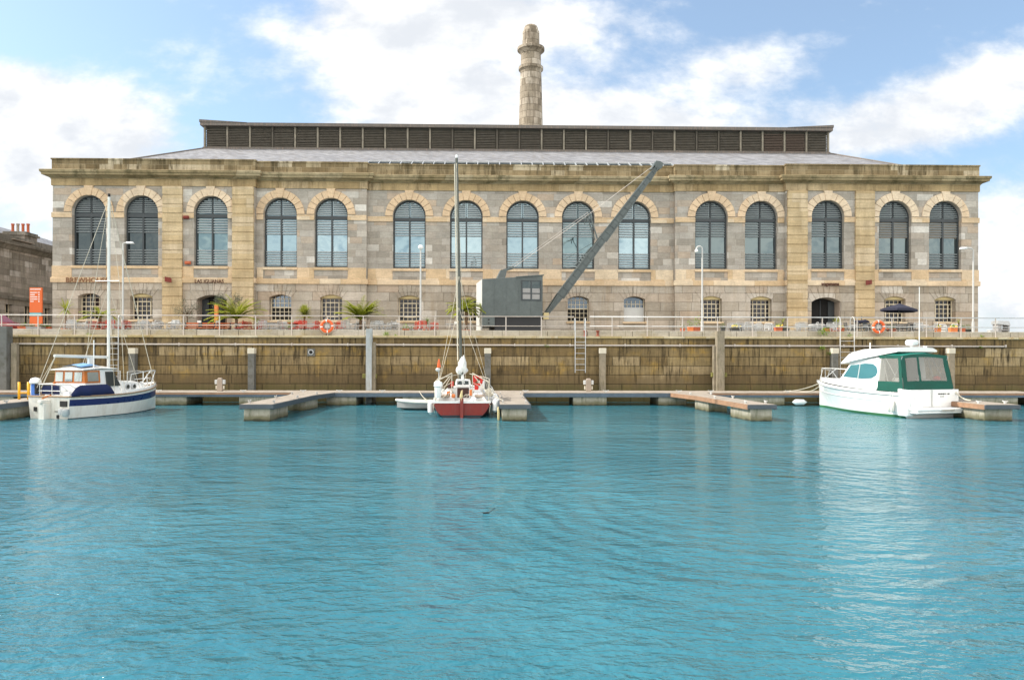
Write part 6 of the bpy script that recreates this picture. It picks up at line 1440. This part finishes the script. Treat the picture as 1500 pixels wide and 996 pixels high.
patch(g1, aft, -CW, CW, 1.13, 1.5, 16, 3, .012); patch(g1, aft, -CW, CW, 2.48, 2.62, 12, 2); patch(g1, aft, -CW, -1.07, 1.5, 2.48, 2, 6); patch(g1, aft, 1.03, CW, 1.5, 2.48, 2, 6); patch(g1, aft, -.44, -.33, 1.5, 2.48, 1, 6)
for s_ in (-1, 1):
    f_ = lambda y, z, s_=s_: side(y+(CYT-CY0)*max(0, (z-1.05)/1.5)*(1-(y-CY0)/(CY1-CY0)), z, s_)
    patch(g1, f_, CY0, CY1, 1.05, 1.46, 6, 3); patch(g1, f_, CY0, CY1, 2.42, 2.55, 5, 1); patch(g1, f_, CY0, CY0+.16, 1.46, 2.42, 1, 5)
cn = g1.build('canopy', M['green_canvas'], bo, smooth=True, recalc=False)
g2 = MB(); tp_ = []
for i in range(7):
    y = CYT+(CY1+.1-CYT)*i/6; tp_.append([(x_*.94*CW, y, 2.6+.09*math.sin(math.pi*i/6)-.13*x_*x_) for x_ in [-1+2*j/8 for j in range(9)]])
g2.loft(tp_, caps=False); g2.build('canopy_top', M['green_light'], bo, smooth=True, recalc=False)
g3 = MB(); patch(g3, aft, -1.07, -.44, 1.5, 2.48, 6, 6, .012); patch(g3, aft, -.33, 1.03, 1.5, 2.48, 8, 6, .012)
for s_ in (-1, 1):
    f_ = lambda y, z, s_=s_: side(y+(CYT-CY0)*max(0, (z-1.05)/1.5)*(1-(y-CY0)/(CY1-CY0)), z, s_); patch(g3, f_, CY0+.16, CY1, 1.46, 2.42, 6, 5)
g3.build('clear_panels', M['vinyl'], cn, smooth=True, recalc=False)
b_ = MB()
for s_ in (-1, 1):
    b_.tube([(s_*1.25, .9, 1.1), (s_*1.2, .3, 2.5)], .018, 6); b_.tube([(s_*1.25, .9, 1.1), (s_*1.2, 1.35, 2.5)], .018, 6); b_.tube([(s_*1.22, .65, 1.7), (s_*1.22, 1.15, 2.45)], .014, 6)
b_.build('canopy_hoops', M['stainless'], cn)
b_ = MB(); b_.hexa([(-1.0, A0-.02, 1.1), (.95, A0-.02, 1.1), (.95, A0-.01, 1.1), (-1.0, A0-.01, 1.1), (-.9, A0-.02, 2.4), (.85, A0-.02, 2.4), (.85, A0-.01, 2.4), (-.9, A0-.01, 2.4)]); b_.build('cabin_door', M['boat_glass_dk'], bo)
b_ = MB(); b_.box(.35, .8, .75, 1.1, 1.0, 1.55); b_.box(-.9, -.5, .8, 1.15, 1.0, 1.6); b_.build('cockpit_seats', M['gel_grey'], bo, bevel=.05)
b_ = MB(); b_.sphere((.82, .5, 1.58), .16, .7, 12, 8); b_.build('red_cushion', M['red'], bo, smooth=True)
# stern
b_ = MB(); b_.box(-1.36, 1.38, -.62, -.005, .30, .42); b_.hexa([(-1.3, -.5, .42), (-.9, -.5, .42), (-.7, -.01, .42), (-1.3, -.01, .42), (-1.25, -.3, .62), (-1.0, -.3, .62), (-.85, -.01, .8), (-1.25, -.01, .8)]); b_.box(-1.34, 1.36, -.6, -.005, .2, .297); pf = b_.build('bathing_platform', M['gel'], bo, bevel=.04)
b_ = MB(); b_.box(-.15, .5, -.66, -.62, .31, .37); b_.build('folded_ladder', M['stainless'], pf)
b_ = MB(); b_.loft([[(-1.46, -.12, .05), (-1.52, -.2, .4), (-1.5, -.12, 1.12), (-1.4, -.08, 1.16)], [(-1.1, -.14, .05), (-1.05, -.22, .4), (-1.1, -.12, 1.1), (-1.15, -.06, 1.14)]], caps=False)
b_.hexa([(-1.5, -.22, .08), (-1.14, -.22, .08), (-1.14, .3, .08), (-1.46, .3, .08), (-1.5, -.12, 1.1), (-1.16, -.12, 1.1), (-1.16, .3, 1.2), (-1.46, .3, 1.2)]); b_.build('quarter_moulding', M['gel'], bo, bevel=.05)
b_ = MB(); b_.box(-1.14, 1.42, -.03, .06, .42, 1.14); b_.build('transom', M['gel'], bo, bevel=.02)
b_ = MB(); r_ = random.Random(9)
x_ = .32
for w_ in (.05, .04, .05, .04, .05, .03, .05, 0, .05, .04):
    if w_: b_.box(x_, x_+w_, -.037, -.031, .93+r_.uniform(0, .012), .985)
    x_ += .062
x_ = .42
for w_ in (.04, .03, .04, .04, .03): b_.box(x_, x_+w_, -.037, -.031, .84, .865); x_ += .045
b_.build('name_lettering', M['rubber'], bo)
b_ = MB(); b_.tube([(-.02, -.06, .45), (-.02, -.06, 1.15)], .025, 6); b_.build('ensign_pole', M['gel_grey'], bo)
b_ = MB(); b_.box(1.28, 1.42, -.1, .0, -.02, .2); b_.box(.9, .96, -.62, -.6, .22, .26); b_.build('trim_tab', M['rubber'], bo)
for (x_, y_) in ((-1.52, .5), (-1.56, .62)):
    b_ = MB(); b_.lathe((x_, y_, .2), [(.02, 0), (.08, .08), (.09, .4), (.02, .5)], 10); b_.tube([(x_, y_, .7), (x_+.08, y_, 1.05)], .01, 5); b_.build('fender', M['gel_dirty'], bo, smooth='auto')
b_ = MB()
for s_ in (-1, 1): b_.tube([(s_*1.05, 4.2, 1.5), (s_*.9, 4.7, 1.82), (s_*.4, 5.9, 1.9), (0, 6.5, 1.92)], .018, 6); b_.tube([(s_*.75, 5.2, 1.4), (s_*.7, 5.1, 1.85)], .016, 6); b_.tube([(s_*.12, 6.35, 1.38), (s_*.1, 6.35, 1.92)], .016, 6); b_.tube([(s_*.12, 6.45, 1.38), (s_*.4, 5.9, 1.9)], .016, 6)
b_.build('bow_rail', M['stainless'], bo, smooth='auto')
b_ = MB(); b_.box(-.09, .09, 6.3, 6.72, 1.2, 1.34); b_.build('bow_roller', M['stainless'], bo)
# mooring ropes
def rope(a, b__, sag, lab, r_=.018):
    a, b__ = Vector(a), Vector(b__); b_ = MB(a); b_.tube([a+(b__-a)*t_-Vector((0, 0, sag*4*t_*(1-t_))) for t_ in [i/10 for i in range(11)]], r_, 6); o = b_.build('mooring_rope', M['rope'], None, smooth=True); o.location = a; tag(o, lab, 'rope')
rope(P(1201, 561, 36.0), (PX(1148, 37.4), 37.4, .7), .1, 'upper mooring rope from the cruiser bow to the walkway')
rope(P(1204, 563, 36.0), (PX(1172, 37.3), 37.3, .7), .15, 'shorter mooring rope under the upper one at the cruiser bow')
rope(P(1396, 570, 30.4), (19.35, 29.6, .72), .12, 'pale mooring rope from the cruiser stern to the right finger pontoon', .03)
rope(P(720, 575, 30.2), (.3, 29.6, .72), .05, 'mooring rope from the red yacht to the middle finger pontoon')
rope(P(630, 588, 33), (P(640, 572, 36).x-1.0, 37.3, .7), .1, 'mooring rope from the red yacht quarter back to the walkway')
fender('fender', (P(1447, 607, 28.9).x-.1, 28.6, .2), .25, .13, 'round white fender on the near corner of the right-edge finger pontoon', M['gel'])
fender('fender', (.12, 28.6, .25), .5, .05, 'thin yellowish fender hanging at the middle finger pontoon corner', M['yellow_paint'])
